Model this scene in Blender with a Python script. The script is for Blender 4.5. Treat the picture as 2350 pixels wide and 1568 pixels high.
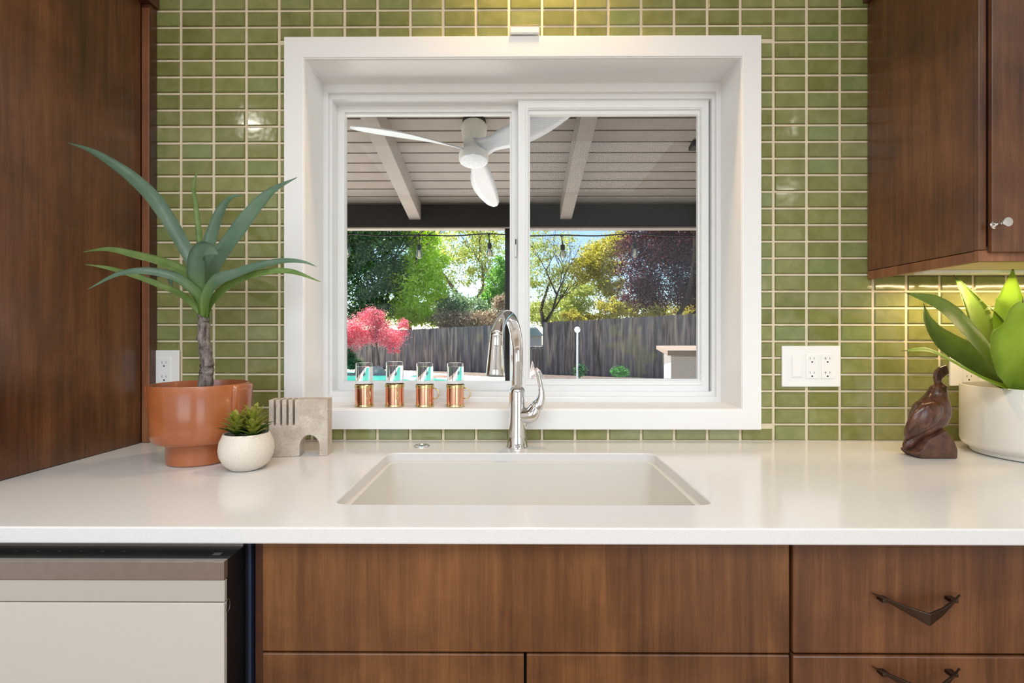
import bpy, bmesh, math, random
import numpy as np
from mathutils import Vector, Matrix, noise as mnoise
random.seed(7); RS = np.random.RandomState(11)
for o in list(bpy.data.objects): bpy.data.objects.remove(o)
SC = bpy.context.scene
# ------------------------------------------------------------------ camera
F = 1157.0; D = 1.394; H = 1.202; YAW = math.radians(0.35); HZ = 773.0; CT = 0.914
cam = bpy.data.objects.new('camera', bpy.data.cameras.new('camera')); SC.collection.objects.link(cam)
cam.location = (0, -D, H); cam.rotation_euler = (math.pi/2, 0, YAW)
cam.data.sensor_width = 36; cam.data.lens = F/2350*36; cam.data.shift_y = -11/2350; cam.data.clip_start = .05; cam.data.clip_end = 300
SC.camera = cam
FW = Vector((-math.sin(YAW), math.cos(YAW), 0)); RT = Vector((math.cos(YAW), math.sin(YAW), 0))
def at(px, py, d):
    """point of the place seen at photo pixel (px, py), d metres from the camera along its axis"""
    return Vector((0, -D, H)) + FW*d + RT*((px-1175)/F*d) + Vector((0, 0, (HZ-py)/F*d))
def atY(px, py, Y):
    v = at(px, py, 1) - Vector((0, -D, H)); return Vector((0, -D, H)) + v*((Y+D)/v.y)
def onz(px, py, z):
    v = at(px, py, 1) - Vector((0, -D, H)); return Vector((0, -D, H)) + v*((z-H)/v.z)
# ------------------------------------------------------------------ world, sun, lights, exposure
W = bpy.data.worlds.new('world'); SC.world = W; W.use_nodes = True
wn = W.node_tree.nodes; wl = W.node_tree.links
sky = wn.new('ShaderNodeTexSky'); sky.sky_type = 'NISHITA'; sky.sun_disc = False; sky.sun_elevation = math.radians(52); sky.sun_rotation = math.radians(-30)
sky.air_density = 1.0; sky.dust_density = .15; sky.ozone_density = 3.0
wl.new(sky.outputs[0], wn['Background'].inputs[0]); wn['Background'].inputs[1].default_value = .25
def lamp(name, kind, loc, power, color=(1,1,1), size=None, rot=(0,0,0), sizey=None, **kw):
    l = bpy.data.lights.new(name, kind); l.energy = power; l.color = color
    if kind == 'AREA':
        l.shape = 'RECTANGLE' if sizey else 'DISK'; l.size = size
        if sizey: l.size_y = sizey
    elif kind != 'SUN' and size: l.shadow_soft_size = size
    for k, v in kw.items(): setattr(l, k, v)
    o = bpy.data.objects.new(name, l); o.location = loc; o.rotation_euler = rot; SC.collection.objects.link(o); return o
s = lamp('sun', 'SUN', (5, 8, 12), 15, (1, .95, .86)); s.data.angle = math.radians(.6)
s.rotation_euler = Vector((-.5, .30, 1.2)).to_track_quat('Z', 'Y').to_euler()      # high, behind the garden's left side
# daylight entering by the two glazed openings in the wall behind the camera, then ceiling lights added as fill
lamp('daylight_left', 'AREA', (-1.0, -3.93, 1.45), 18.5, (.86, .93, 1), 1.9, (math.radians(90), 0, 0), 1.7)
lamp('daylight_right', 'AREA', (1.7, -3.93, 1.25), 20, (.86, .93, 1), 1.5, (math.radians(90), 0, 0), 2.1)
lamp('fill_panel', 'AREA', (0, -2.0, 2.43), 44, (.87, .94, 1), 2.0, (0, 0, 0), 1.1)  # added overhead fill to brighten the worktop; the ceiling has no opening here
for x, y in ((-1.55, -1.5), (1.7, -1.5), (-1.75, -3.0), (2.3, -3.0)):
    lamp('fill_disc', 'AREA', (x, y, 2.425), 2.2, (1, .93, .86), .15)  # added ceiling fill, placed so its reflections miss the window panes
lamp('sink_lamp', 'SPOT', (.06, -.085, 2.41), 22, (1, .66, .34), .03, spot_size=math.radians(120), spot_blend=.8)
lamp('under_cabinet_lamp', 'AREA', (1.36, -.10, H+.148), 3.6, (1, .72, .40), .62, (0, 0, 0), .03)
vs = SC.view_settings; vs.view_transform = 'Standard'; vs.look = 'None'; vs.gamma = 1; vs.use_curve_mapping = False; vs.exposure = 0.0
# ------------------------------------------------------------------ materials
def srgb(r, g, b): return tuple(((c/255)/12.92 if c/255 <= .04045 else ((c/255+.055)/1.055)**2.4) for c in (r, g, b)) + (1,)
class NT:
    def __init__(s, name):
        s.m = bpy.data.materials.new(name); s.m.use_nodes = True; s.t = s.m.node_tree; s.n = s.t.nodes; s.b = s.n['Principled BSDF']; s.out = s.n['Material Output']
    def new(s, t, **kw):
        n = s.n.new('ShaderNode'+t)
        for k, v in kw.items():
            if k.startswith('i_'): n.inputs[k[2:].replace('_', ' ')].default_value = v
            else: setattr(n, k, v)
        return n
    def link(s, a, b): s.t.links.new(a, b)
    def pos(s, scale=(1,1,1)):
        g = s.new('NewGeometry'); m = s.new('Mapping'); m.inputs['Scale'].default_value = scale; s.link(g.outputs['Position'], m.inputs['Vector']); return m.outputs[0]
    def obj(s, scale=(1,1,1)):
        g = s.new('TexCoord'); m = s.new('Mapping'); m.inputs['Scale'].default_value = scale; s.link(g.outputs['Object'], m.inputs['Vector']); return m.outputs[0]
    def noise(s, vec, scale=5, detail=4, rough=.5, dist=0):
        n = s.new('TexNoise'); n.inputs['Scale'].default_value = scale; n.inputs['Detail'].default_value = detail; n.inputs['Roughness'].default_value = rough; n.inputs['Distortion'].default_value = dist
        if vec: s.link(vec, n.inputs['Vector'])
        return n.outputs['Fac']
    def ramp(s, fac, stops):
        r = s.new('ValToRGB'); e = r.color_ramp.elements
        while len(e) < len(stops): e.new(.5)
        for i, (p, c) in enumerate(stops): e[i].position = p; e[i].color = c
        s.link(fac, r.inputs[0]); return r.outputs[0]
    def mix(s, a, b, f, mode='MIX'):
        m = s.new('Mix', data_type='RGBA', blend_type=mode)
        for v, i in ((f, 0), (a, 6), (b, 7)):
            if hasattr(v, 'is_output'): s.link(v, m.inputs[i])
            else: m.inputs[i].default_value = v
        return m.outputs[2]
    def math(s, op, a, b=0.0, c=0.0):
        m = s.new('Math', operation=op)
        for i, v in enumerate((a, b, c)):
            if hasattr(v, 'is_output'): s.link(v, m.inputs[i])
            else: m.inputs[i].default_value = v
        return m.outputs[0]
    def bump(s, h, strength=.2, dist=.01):
        b = s.new('Bump'); b.inputs['Strength'].default_value = strength; b.inputs['Distance'].default_value = dist
        s.link(h, b.inputs['Height']); s.link(b.outputs[0], s.b.inputs['Normal']); return b
def plain(name, col, rough=.5, metal=0, coat=0, noise=0, nscale=30, spec=.5, bump=0, bscale=200):
    t = NT(name); t.b.inputs['Roughness'].default_value = rough; t.b.inputs['Metallic'].default_value = metal
    t.b.inputs['Coat Weight'].default_value = coat; t.b.inputs['Specular IOR Level'].default_value = spec
    c = srgb(*col)
    if noise:
        d = tuple(max(0, v*(1-noise)) for v in c[:3])+(1,); l = tuple(min(1, v*(1+noise)) for v in c[:3])+(1,)
        t.link(t.ramp(t.noise(t.obj(), nscale, 5), [(.3, d), (.7, l)]), t.b.inputs['Base Color'])
    else: t.b.inputs['Base Color'].default_value = c
    if bump: t.bump(t.noise(t.obj(), bscale, 3), bump, .002)
    return t.m
def wood(name, dark, mid, light, rough=.32, seed=0., coat=.25):
    t = NT(name)
    p = t.pos((1, 1, 1)); mp = t.new('Mapping'); mp.inputs['Location'].default_value = (seed, seed*.7, seed*1.3); t.link(p, mp.inputs['Vector'])
    fine = t.new('Mapping'); fine.inputs['Scale'].default_value = (38, 38, 1.7); t.link(mp.outputs[0], fine.inputs['Vector'])
    med = t.new('Mapping'); med.inputs['Scale'].default_value = (6.5, 6.5, .9); t.link(mp.outputs[0], med.inputs['Vector'])
    f1 = t.noise(fine.outputs[0], 2.2, 8, .62, .6); f2 = t.noise(med.outputs[0], 1.5, 4, .55, 1.2); f3 = t.noise(mp.outputs[0], 5.5, 4, .6, .4)
    pore = t.new('Mapping'); pore.inputs['Scale'].default_value = (300, 300, 12); t.link(mp.outputs[0], pore.inputs['Vector'])
    f4 = t.noise(pore.outputs[0], 1.5, 3, .6)
    a = t.math('ADD', t.math('MULTIPLY', f1, .28), t.math('MULTIPLY', f2, .30)); a = t.math('ADD', a, t.math('MULTIPLY', f3, .32)); a = t.math('ADD', a, t.math('MULTIPLY', f4, .10))
    t.link(t.ramp(a, [(.36, srgb(*dark)), (.5, srgb(*mid)), (.64, srgb(*light))]), t.b.inputs['Base Color'])
    t.b.inputs['Roughness'].default_value = rough; t.b.inputs['Coat Weight'].default_value = coat; t.b.inputs['Coat Roughness'].default_value = .28
    t.bump(f4, .12, .0008); return t.m
M = {}
M['wood'] = wood('stained_wood', (54, 29, 16), (94, 57, 33), (128, 82, 50))
M['wood_warm'] = wood('stained_wood_warm', (62, 35, 17), (102, 63, 33), (134, 88, 49), seed=3.1)
M['wood_dark'] = wood('stained_wood_dark', (44, 23, 14), (74, 42, 27), (98, 60, 40), seed=7.7)
M['wood_edge'] = wood('stained_wood_edge', (88, 50, 28), (128, 80, 50), (156, 104, 68), seed=1.2, rough=.45)
M['white'] = plain('white_paint', (238, 237, 236), .38)
M['vinyl'] = plain('white_vinyl', (238, 238, 237), .3)
M['wallpaint'] = plain('wall_paint', (226, 222, 214), .8)
M['ceilpaint'] = plain('ceiling_paint', (238, 236, 231), .9)
M['plastic'] = plain('white_plastic', (242, 241, 239), .28)
M['chrome'] = plain('chrome', (228, 229, 231), .05, 1)
M['steel'] = plain('brushed_steel', (166, 156, 150), .34, .85, noise=.05, nscale=60)
M['nickel'] = plain('dark_nickel', (92, 82, 74), .28, 1)
M['black'] = plain('black_plastic', (22, 22, 22), .35, noise=.3, nscale=18)
M['gap'] = plain('dark_gap', (10, 10, 11), .8)
M['navy'] = plain('navy_rubber', (34, 42, 62), .5)
M['appliance'] = plain('appliance_enamel', (206, 201, 192), .42, .15)
M['appliance_strip'] = plain('appliance_strip', (196, 192, 182), .36, .3)
M['copper'] = plain('copper', (240, 182, 154), .16, 1)
M['brass'] = plain('brass', (220, 204, 150), .2, 1)
M['ceramic'] = plain('white_ceramic', (226, 222, 214), .28, coat=.3)
M['soil'] = plain('soil', (52, 40, 32), .95, noise=.5, nscale=80, bump=.5)
M['concrete'] = plain('concrete_deck', (226, 222, 214), .85, noise=.06, nscale=3)
M['floor'] = wood('floor_oak', (120, 86, 56), (158, 118, 80), (184, 146, 106), seed=9, rough=.4)
def m_tile():
    t = NT('green_glazed_tile'); g = t.new('NewGeometry'); sp = t.new('SeparateXYZ'); t.link(g.outputs['Position'], sp.inputs[0])
    u = t.math('DIVIDE', t.math('SUBTRACT', sp.outputs['X'], TX0), TPX); v = t.math('DIVIDE', t.math('SUBTRACT', sp.outputs['Z'], CT), TPZ)
    cb = t.new('CombineXYZ'); t.link(t.math('FLOOR', u), cb.inputs[0]); t.link(t.math('FLOOR', v), cb.inputs[1])
    wnz = t.new('TexWhiteNoise'); wnz.noise_dimensions = '3D'; t.link(cb.outputs[0], wnz.inputs[0])
    base = t.ramp(wnz.outputs['Value'], [(0, srgb(112, 116, 56)), (.45, srgb(127, 130, 70)), (.8, srgb(142, 144, 86)), (1, srgb(118, 135, 80))])
    nz = t.noise(t.pos(), 26, 3, .5, .5); base = t.mix(base, t.ramp(nz, [(.3, srgb(106, 108, 56)), (.7, srgb(160, 158, 108))]), .35)
    # base colour darkens along each tile's rounded edge
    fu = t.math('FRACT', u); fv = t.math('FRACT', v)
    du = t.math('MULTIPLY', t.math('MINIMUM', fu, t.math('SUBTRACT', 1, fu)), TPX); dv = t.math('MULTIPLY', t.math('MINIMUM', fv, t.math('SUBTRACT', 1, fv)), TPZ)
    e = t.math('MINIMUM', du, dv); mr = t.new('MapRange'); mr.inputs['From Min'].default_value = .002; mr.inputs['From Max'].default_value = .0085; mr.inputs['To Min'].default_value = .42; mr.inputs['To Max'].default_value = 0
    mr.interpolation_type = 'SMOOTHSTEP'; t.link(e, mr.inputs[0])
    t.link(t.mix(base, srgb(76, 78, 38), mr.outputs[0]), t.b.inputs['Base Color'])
    t.b.inputs['Roughness'].default_value = .13; t.b.inputs['Coat Weight'].default_value = .4; t.b.inputs['Coat Roughness'].default_value = .04
    t.bump(t.noise(t.pos(), 22, 2), .22, .004); return t.m
TPX = (atY(2233, 900, 0).x - atY(415, 900, 0).x)/24; TX0 = atY(415, 900, 0).x - TPX*4; TPZ = .04585
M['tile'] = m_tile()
M['grout'] = plain('cream_grout', (224, 208, 180), .85, noise=.06, nscale=40)
def m_counter():
    t = NT('quartz'); n = t.noise(t.pos(), 420, 2); t.link(t.ramp(n, [(.3, srgb(223, 221, 219)), (.5, srgb(227, 225, 223)), (.8, srgb(230, 228, 226))]), t.b.inputs['Base Color'])
    t.b.inputs['Roughness'].default_value = .16; t.b.inputs['Specular IOR Level'].default_value = .6; return t.m
M['quartz'] = m_counter()
def m_speck(name, base, spot, scale, lo=.30, rough=.6, patch=None):
    t = NT(name); v = t.new('TexVoronoi'); v.inputs['Scale'].default_value = scale; t.link(t.obj(), v.inputs['Vector'])
    wz = t.new('TexWhiteNoise'); t.link(v.outputs['Position'], wz.inputs['Vector'])
    r = t.math('MULTIPLY', t.math('LESS_THAN', v.outputs['Distance'], lo), t.math('GREATER_THAN', wz.outputs['Value'], .72))
    b = srgb(*base)
    if patch: b = t.ramp(t.noise(t.obj(), 24, 4, .6, .6), [(.35, srgb(*patch)), (.62, srgb(*base))])
    t.link(t.mix(b, srgb(*spot), r), t.b.inputs['Base Color']); t.b.inputs['Roughness'].default_value = rough
    bb = t.bump(t.math('SUBTRACT', 1, r), .4, .001); return t.m
M['speckled'] = m_speck('speckled_stoneware', (222, 212, 198), (168, 150, 130), 820, .30, .4)
M['travertine'] = m_speck('travertine', (206, 194, 180), (140, 124, 108), 640, .36, .65, (182, 166, 150))
def m_terra():
    t = NT('terracotta_glaze'); n = t.noise(t.obj(), 320, 3); n2 = t.noise(t.obj((1, 1, 1)), 9, 3)
    c = t.ramp(n2, [(.3, srgb(152, 84, 46)), (.7, srgb(176, 104, 62))]); t.link(t.mix(c, srgb(142, 70, 34), t.math('MULTIPLY', t.math('GREATER_THAN', n, .6), .35)), t.b.inputs['Base Color'])
    t.b.inputs['Roughness'].default_value = .25; t.b.inputs['Coat Weight'].default_value = .35; t.b.inputs['Coat Roughness'].default_value = .12; t.bump(n, .12, .001); return t.m
M['terra'] = m_terra()
def m_leaf(name, a, b, rough=.4, sc=14, tr=.25, trc=None, stretch=(1,1,1), tip=None):
    t = NT(name); n = t.noise(t.obj(stretch), sc, 4, .55)
    t.link(t.ramp(n, [(.32, srgb(*a)), (.68, srgb(*b))]), t.b.inputs['Base Color']); t.b.inputs['Roughness'].default_value = rough
    tl = t.new('BsdfTranslucent'); tl.inputs[0].default_value = srgb(*(trc or b)); mx = t.new('MixShader'); mx.inputs[0].default_value = tr
    t.link(t.b.outputs[0], mx.inputs[1]); t.link(tl.outputs[0], mx.inputs[2]); t.link(mx.outputs[0], t.out.inputs[0]); return t.m
M['aloe'] = m_leaf('blue_green_leaf', (112, 144, 122), (142, 168, 148), .28, 16, .12, (110, 150, 70))
M['aloe_light'] = m_leaf('fresh_green_leaf', (122, 154, 84), (160, 184, 116), .34, 30, .15)
def crown_fade(m, centre, col, r0, r1):
    nt = m.node_tree; p = nt.nodes['Principled BSDF']; src = p.inputs['Base Color'].links[0].from_socket; g = nt.nodes.new('ShaderNodeNewGeometry'); d_ = nt.nodes.new('ShaderNodeVectorMath'); d_.operation = 'DISTANCE'; d_.inputs[1].default_value = centre
    nt.links.new(g.outputs['Position'], d_.inputs[0]); mr = nt.nodes.new('ShaderNodeMapRange'); mr.inputs['From Min'].default_value = r0; mr.inputs['From Max'].default_value = r1; nt.links.new(d_.outputs['Value'], mr.inputs[0])
    mx = nt.nodes.new('ShaderNodeMix'); mx.data_type = 'RGBA'; nt.links.new(mr.outputs[0], mx.inputs[0]); mx.inputs[6].default_value = srgb(*col); nt.links.new(src, mx.inputs[7]); nt.links.new(mx.outputs[2], p.inputs['Base Color'])
for k_ in ('aloe', 'aloe_light'): crown_fade(M[k_], at(468, 712, 1.172), (132, 168, 72), .015, .11)
M['agave'] = m_leaf('agave_leaf', (102, 136, 64), (146, 170, 84), .38, 12, .15)
M['agave_light'] = m_leaf('agave_leaf_pale', (140, 174, 56), (170, 198, 82), .42, 12, .2)
M['agave_tip'] = plain('agave_spine', (84, 58, 34), .6)
M['succulent'] = m_leaf('succulent_leaf', (146, 164, 58), (204, 204, 108), .4, 60, .2)
M['succulent_dark'] = m_leaf('succulent_leaf_dark', (44, 92, 40), (92, 128, 50), .4, 60, .2)
def m_bark(name, a, b, sc=60):
    t = NT(name); n = t.noise(t.obj((1, 1, .35)), sc, 6, .7); t.link(t.ramp(n, [(.35, srgb(*a)), (.65, srgb(*b))]), t.b.inputs['Base Color']); t.b.inputs['Roughness'].default_value = .85; t.bump(n, .9, .004); return t.m
M['bark'] = m_bark('dracaena_bark', (48, 40, 38), (150, 138, 132), 110)
M['pale_bark'] = m_bark('pale_bark', (84, 70, 48), (146, 124, 84), 6); M['tree_bark'] = m_bark('tree_bark', (44, 34, 28), (96, 80, 66), 6)
def m_ironwood():
    t = NT('carved_ironwood'); n = t.noise(t.obj((1, 1, .5)), 60, 6, .65, 1.0); t.link(t.ramp(n, [(.3, srgb(48, 26, 19)), (.55, srgb(84, 48, 34)), (.75, srgb(122, 78, 52))]), t.b.inputs['Base Color'])
    t.b.inputs['Roughness'].default_value = .26; t.b.inputs['Coat Weight'].default_value = .25; return t.m
M['ironwood'] = m_ironwood(); M['ironwood_rough'] = plain('rough_ironwood', (88, 56, 40), .55, noise=.4, nscale=55, bump=.8, bscale=120)
def m_glass(name, real=False, refl=.5, tint=(1, 1, 1, 1)):
    t = NT(name)
    if real:
        t.b.inputs['Transmission Weight'].default_value = 1; t.b.inputs['Roughness'].default_value = 0; t.b.inputs['IOR'].default_value = 1.3; t.b.inputs['Base Color'].default_value = tint; return t.m
    tr = t.new('BsdfTransparent'); tr.inputs[0].default_value = tint; gl = t.new('BsdfGlossy'); gl.inputs['Roughness'].default_value = 0
    fr = t.new('Fresnel'); fr.inputs[0].default_value = 1.45; mx = t.new('MixShader'); t.link(t.math('MULTIPLY', fr.outputs[0], refl), mx.inputs[0]); t.link(tr.outputs[0], mx.inputs[1]); t.link(gl.outputs[0], mx.inputs[2]); t.link(mx.outputs[0], t.out.inputs[0]); return t.m
M['pane'] = m_glass('window_glass', refl=.13, tint=(.97, .98, .975, 1)); M['glass'] = m_glass('cup_glass', True); M['bulb'] = m_glass('bulb_glass', refl=2.0, tint=(.93, .93, .9, 1))
def m_screen():
    t = NT('insect_screen'); sp = t.new('SeparateXYZ'); t.link(t.pos(), sp.inputs[0])
    def line(o, k): return t.math('LESS_THAN', t.math('FRACT', t.math('MULTIPLY', o, k)), .13)
    f = t.math('MAXIMUM', line(sp.outputs['X'], 430), line(sp.outputs['Z'], 430)); t.link(f, t.b.inputs['Alpha']); t.b.inputs['Base Color'].default_value = srgb(60, 60, 62); t.b.inputs['Roughness'].default_value = .6; return t.m
M['screen'] = m_screen()
M['taupe'] = plain('taupe_paint', (160, 149, 141), .75, noise=.06, nscale=6); M['brown_beam'] = plain('brown_beam_paint', (30, 23, 20), .7, noise=.08, nscale=8); M['groove'] = plain('board_gap', (38, 30, 26), .9)
M['fanwhite'] = plain('fan_white', (232, 232, 238), .4); M['fangrey'] = plain('fan_housing', (214, 210, 202), .5)
def m_diffuser():
    t = NT('fan_diffuser'); v = t.new('TexVoronoi'); v.inputs['Scale'].default_value = 90; t.link(t.obj(), v.inputs['Vector']); t.link(t.ramp(v.outputs['Distance'], [(.1, srgb(244, 244, 248)), (.6, srgb(206, 208, 216))]), t.b.inputs['Base Color']); t.b.inputs['Roughness'].default_value = .4; return t.m
M['diffuser'] = m_diffuser()
def m_fence():
    t = NT('weathered_fence'); g = t.new('ObjectInfo'); n = t.noise(t.pos((9, 9, .8)), 1.2, 6, .6); nb = t.noise(t.pos(), .8, 3)
    c = t.ramp(n, [(.36, srgb(46, 40, 39)), (.5, srgb(98, 87, 83)), (.66, srgb(148, 134, 122))]); c = t.mix(c, srgb(84, 88, 106), t.math('MULTIPLY', g.outputs['Random'], .4))
    t.link(t.mix(c, srgb(150, 146, 92), t.math('MULTIPLY', t.math('GREATER_THAN', nb, .62), .25)), t.b.inputs['Base Color']); t.b.inputs['Roughness'].default_value = .85; return t.m
M['fence'] = m_fence()
M['water'] = plain('pool_water', (70, 186, 170), .06, noise=.06, nscale=1.2)
M['gravel'] = plain('gravel_bed', (104, 92, 84), .95, noise=.4, nscale=5); M['rock'] = plain('rock', (172, 160, 154), .85, noise=.25, nscale=5, bump=.8, bscale=9); M['rock_pink'] = plain('pale_rock', (204, 184, 176), .85, noise=.3, nscale=7, bump=1, bscale=10)
M['stucco'] = plain('stucco', (204, 196, 190), .9, bump=.5, bscale=60); M['stone_cap'] = plain('stone_cap', (156, 134, 120), .6); M['shingle'] = plain('roof_shingle', (196, 204, 196), .9, noise=.1, nscale=4)
M['filament'] = plain('frosted_bulb_core', (244, 236, 222), .4); M['bulb_socket'] = plain('bulb_socket', (14, 14, 15), .5)
# ------------------------------------------------------------------ geometry helpers
COL = SC.collection
def fin(o, parent):
    COL.objects.link(o)
    if parent is not None:
        o.parent = parent; bpy.context.view_layer.update() if False else None
        o.matrix_parent_inverse = (Matrix.Translation(parent.location) @ parent.rotation_euler.to_matrix().to_4x4()).inverted() if parent.parent is None else parent.matrix_parent_inverse.copy() @ Matrix.Identity(4)
        if parent.parent is not None: o.matrix_parent_inverse = Matrix.Identity(4)
    return o
def tag(o, label=None, cat=None, group=None, kind=None):
    for k, v in (('label', label), ('category', cat), ('group', group), ('kind', kind)):
        if v: o[k] = v
    return o
def empty(name, loc, label, cat, group=None):
    o = bpy.data.objects.new(name, None); o.location = loc; o.empty_display_size = .05; COL.objects.link(o); return tag(o, label, cat, group)
def bmobj(name, bm, mat, parent=None, smooth=False, bevel=0, seg=2, sub=0, label=None):
    me = bpy.data.meshes.new(name); bmesh.ops.recalc_face_normals(bm, faces=bm.faces[:]); bm.to_mesh(me); bm.free()
    mats = mat if isinstance(mat, (list, tuple)) else [mat]
    for m in mats: me.materials.append(m)
    if smooth: me.polygons.foreach_set('use_smooth', [True]*len(me.polygons))
    o = bpy.data.objects.new(name, me); fin(o, parent)
    if bevel:
        b = o.modifiers.new('bevel', 'BEVEL'); b.width = bevel; b.segments = seg; b.limit_method = 'ANGLE'; b.angle_limit = math.radians(40)
    if sub:
        b = o.modifiers.new('sub', 'SUBSURF'); b.levels = sub; b.render_levels = sub
    if label: o['label'] = label
    return o
def bbox(bm, x0, x1, y0, y1, z0, z1):
    v = [bm.verts.new((x, y, z)) for x in (x0, x1) for y in (y0, y1) for z in (z0, z1)]
    for f in ((0,1,3,2), (4,6,7,5), (0,4,5,1), (2,3,7,6), (0,2,6,4), (1,5,7,3)): bm.faces.new([v[i] for i in f])
def box(name, x0, x1, y0, y1, z0, z1, mat, parent=None, bevel=.002, **kw):
    bm = bmesh.new(); bbox(bm, min(x0,x1), max(x0,x1), min(y0,y1), max(y0,y1), min(z0,z1), max(z0,z1)); return bmobj(name, bm, mat, parent, bevel=bevel, **kw)
def lathe_bm(bm, prof, c, n=48, cap=True, sx=1, sy=1, axis=None):
    """prof: list of (r, z); c: centre; axis: Matrix rotating the lathe's z"""
    rings = []
    for r, z in prof:
        ring = []
        for i in range(n):
            a = 2*math.pi*i/n; v = Vector((r*math.cos(a)*sx, r*math.sin(a)*sy, z))
            if axis: v = axis @ v
            ring.append(bm.verts.new(v+Vector(c)))
        rings.append(ring)
    for a, b in zip(rings, rings[1:]):
        for i in range(n): bm.faces.new((a[i], a[(i+1) % n], b[(i+1) % n], b[i]))
    if cap: bm.faces.new(rings[0][::-1]); bm.faces.new(rings[-1])
def lathe(name, prof, c, mat, parent=None, n=48, cap=True, smooth=True, axis=None, **kw):
    bm = bmesh.new(); lathe_bm(bm, prof, c, n, cap, axis=axis); o = bmobj(name, bm, mat, parent, smooth=smooth, **kw)
    if smooth: auto(o)
    return o
def auto(o, ang=40):
    me = o.data; bm = bmesh.new(); bm.from_mesh(me)
    for e in bm.edges: e.smooth = not (len(e.link_faces) == 2 and e.calc_face_angle(0) > math.radians(ang))
    bm.to_mesh(me); bm.free()
def catmull(pts, n=8):
    P = [Vector(p) for p in pts]; P = [P[0]*2-P[1]]+P+[P[-1]*2-P[-2]]; out = []
    for i in range(1, len(P)-2):
        for k in range(n):
            t = k/n; a, b, c, d = P[i-1:i+3]
            out.append(.5*((2*b)+(c-a)*t+(2*a-5*b+4*c-d)*t*t+(3*b-a-3*c+d)*t**3))
    out.append(P[-2]); return out
def lerp1(vals, n):
    m = len(vals)-1; out = []
    for i in range(n):
        t = i/(n-1)*m; k = min(int(t), m-1); out.append(vals[k]+(vals[k+1]-vals[k])*(t-k))
    return out
def tube_bm(bm, pts, rad, n=12, cap=True, flat=None):
    P = [Vector(p) for p in pts]; R = rad if isinstance(rad, (list, tuple)) else [rad]*len(P)
    if len(R) != len(P): R = lerp1(list(R), len(P))
    up = Vector((0, 0, 1)); t0 = (P[1]-P[0]).normalized()
    if abs(t0.dot(up)) > .9: up = Vector((0, 1, 0))
    u = t0.cross(up).normalized(); rings = []
    for i, p in enumerate(P):
        t = (P[min(i+1, len(P)-1)]-P[max(i-1, 0)]).normalized(); u = (u-t*u.dot(t)).normalized(); w = t.cross(u)
        ring = []
        for k in range(n):
            a = 2*math.pi*k/n; v = u*math.cos(a)*R[i]+w*math.sin(a)*R[i]
            if flat: v = Vector((v.x*flat[0], v.y*flat[1], v.z*flat[2]))
            ring.append(bm.verts.new(p+v))
        rings.append(ring)
    for a, b in zip(rings, rings[1:]):
        for k in range(n): bm.faces.new((a[k], a[(k+1) % n], b[(k+1) % n], b[k]))
    if cap: bm.faces.new(rings[0][::-1]); bm.faces.new(rings[-1])
def tube(name, pts, rad, mat, parent=None, n=12, smooth=True, flat=None, **kw):
    bm = bmesh.new(); tube_bm(bm, pts, rad, n, flat=flat); return bmobj(name, bm, mat, parent, smooth=smooth, **kw)
def prism_bm(bm, outline, holes, frm, ext):
    """outline/holes: 2-D loops; frm maps (u, v) to 3-D; ext: extrusion vector"""
    es = []
    for loop in [outline]+list(holes):
        vs_ = [bm.verts.new(frm(*p)) for p in loop]
        es += [bm.edges.new((vs_[i], vs_[(i+1) % len(vs_)])) for i in range(len(vs_))]
    r = bmesh.ops.triangle_fill(bm, use_beauty=True, use_dissolve=False, edges=es)
    fs = [g for g in r['geom'] if isinstance(g, bmesh.types.BMFace)]
    e = bmesh.ops.extrude_face_region(bm, geom=fs)
    bmesh.ops.translate(bm, verts=[g for g in e['geom'] if isinstance(g, bmesh.types.BMVert)], vec=ext)
def prism(name, outline, holes, frm, ext, mat, parent=None, bevel=.002, **kw):
    bm = bmesh.new(); prism_bm(bm, outline, holes, frm, ext); return bmobj(name, bm, mat, parent, bevel=bevel, **kw)
def rrect(x0, x1, y0, y1, r, n=6):
    out = []
    for cx, cy, a0 in ((x1-r, y1-r, 0), (x0+r, y1-r, 90), (x0+r, y0+r, 180), (x1-r, y0+r, 270)):
        for i in range(n+1): a = math.radians(a0+90*i/n); out.append((cx+r*math.cos(a), cy+r*math.sin(a)))
    return out
def ring_xz(name, o, i, y0, y1, mat, parent, bevel=.0015, **kw):
    """rectangular ring standing in the wall's plane; o, i = (x0, x1, z0, z1)"""
    q = lambda a: [(a[0], a[2]), (a[1], a[2]), (a[1], a[3]), (a[0], a[3])]
    return prism(name, q(o), [q(i)], lambda u, v: Vector((u, y0, v)), Vector((0, y1-y0, 0)), mat, parent, bevel=bevel, **kw)
def pxring(l, t, r, b, Y):
    a = atY(l, t, Y); c = atY(r, b, Y); return (a.x, c.x, c.z, a.z)
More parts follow.
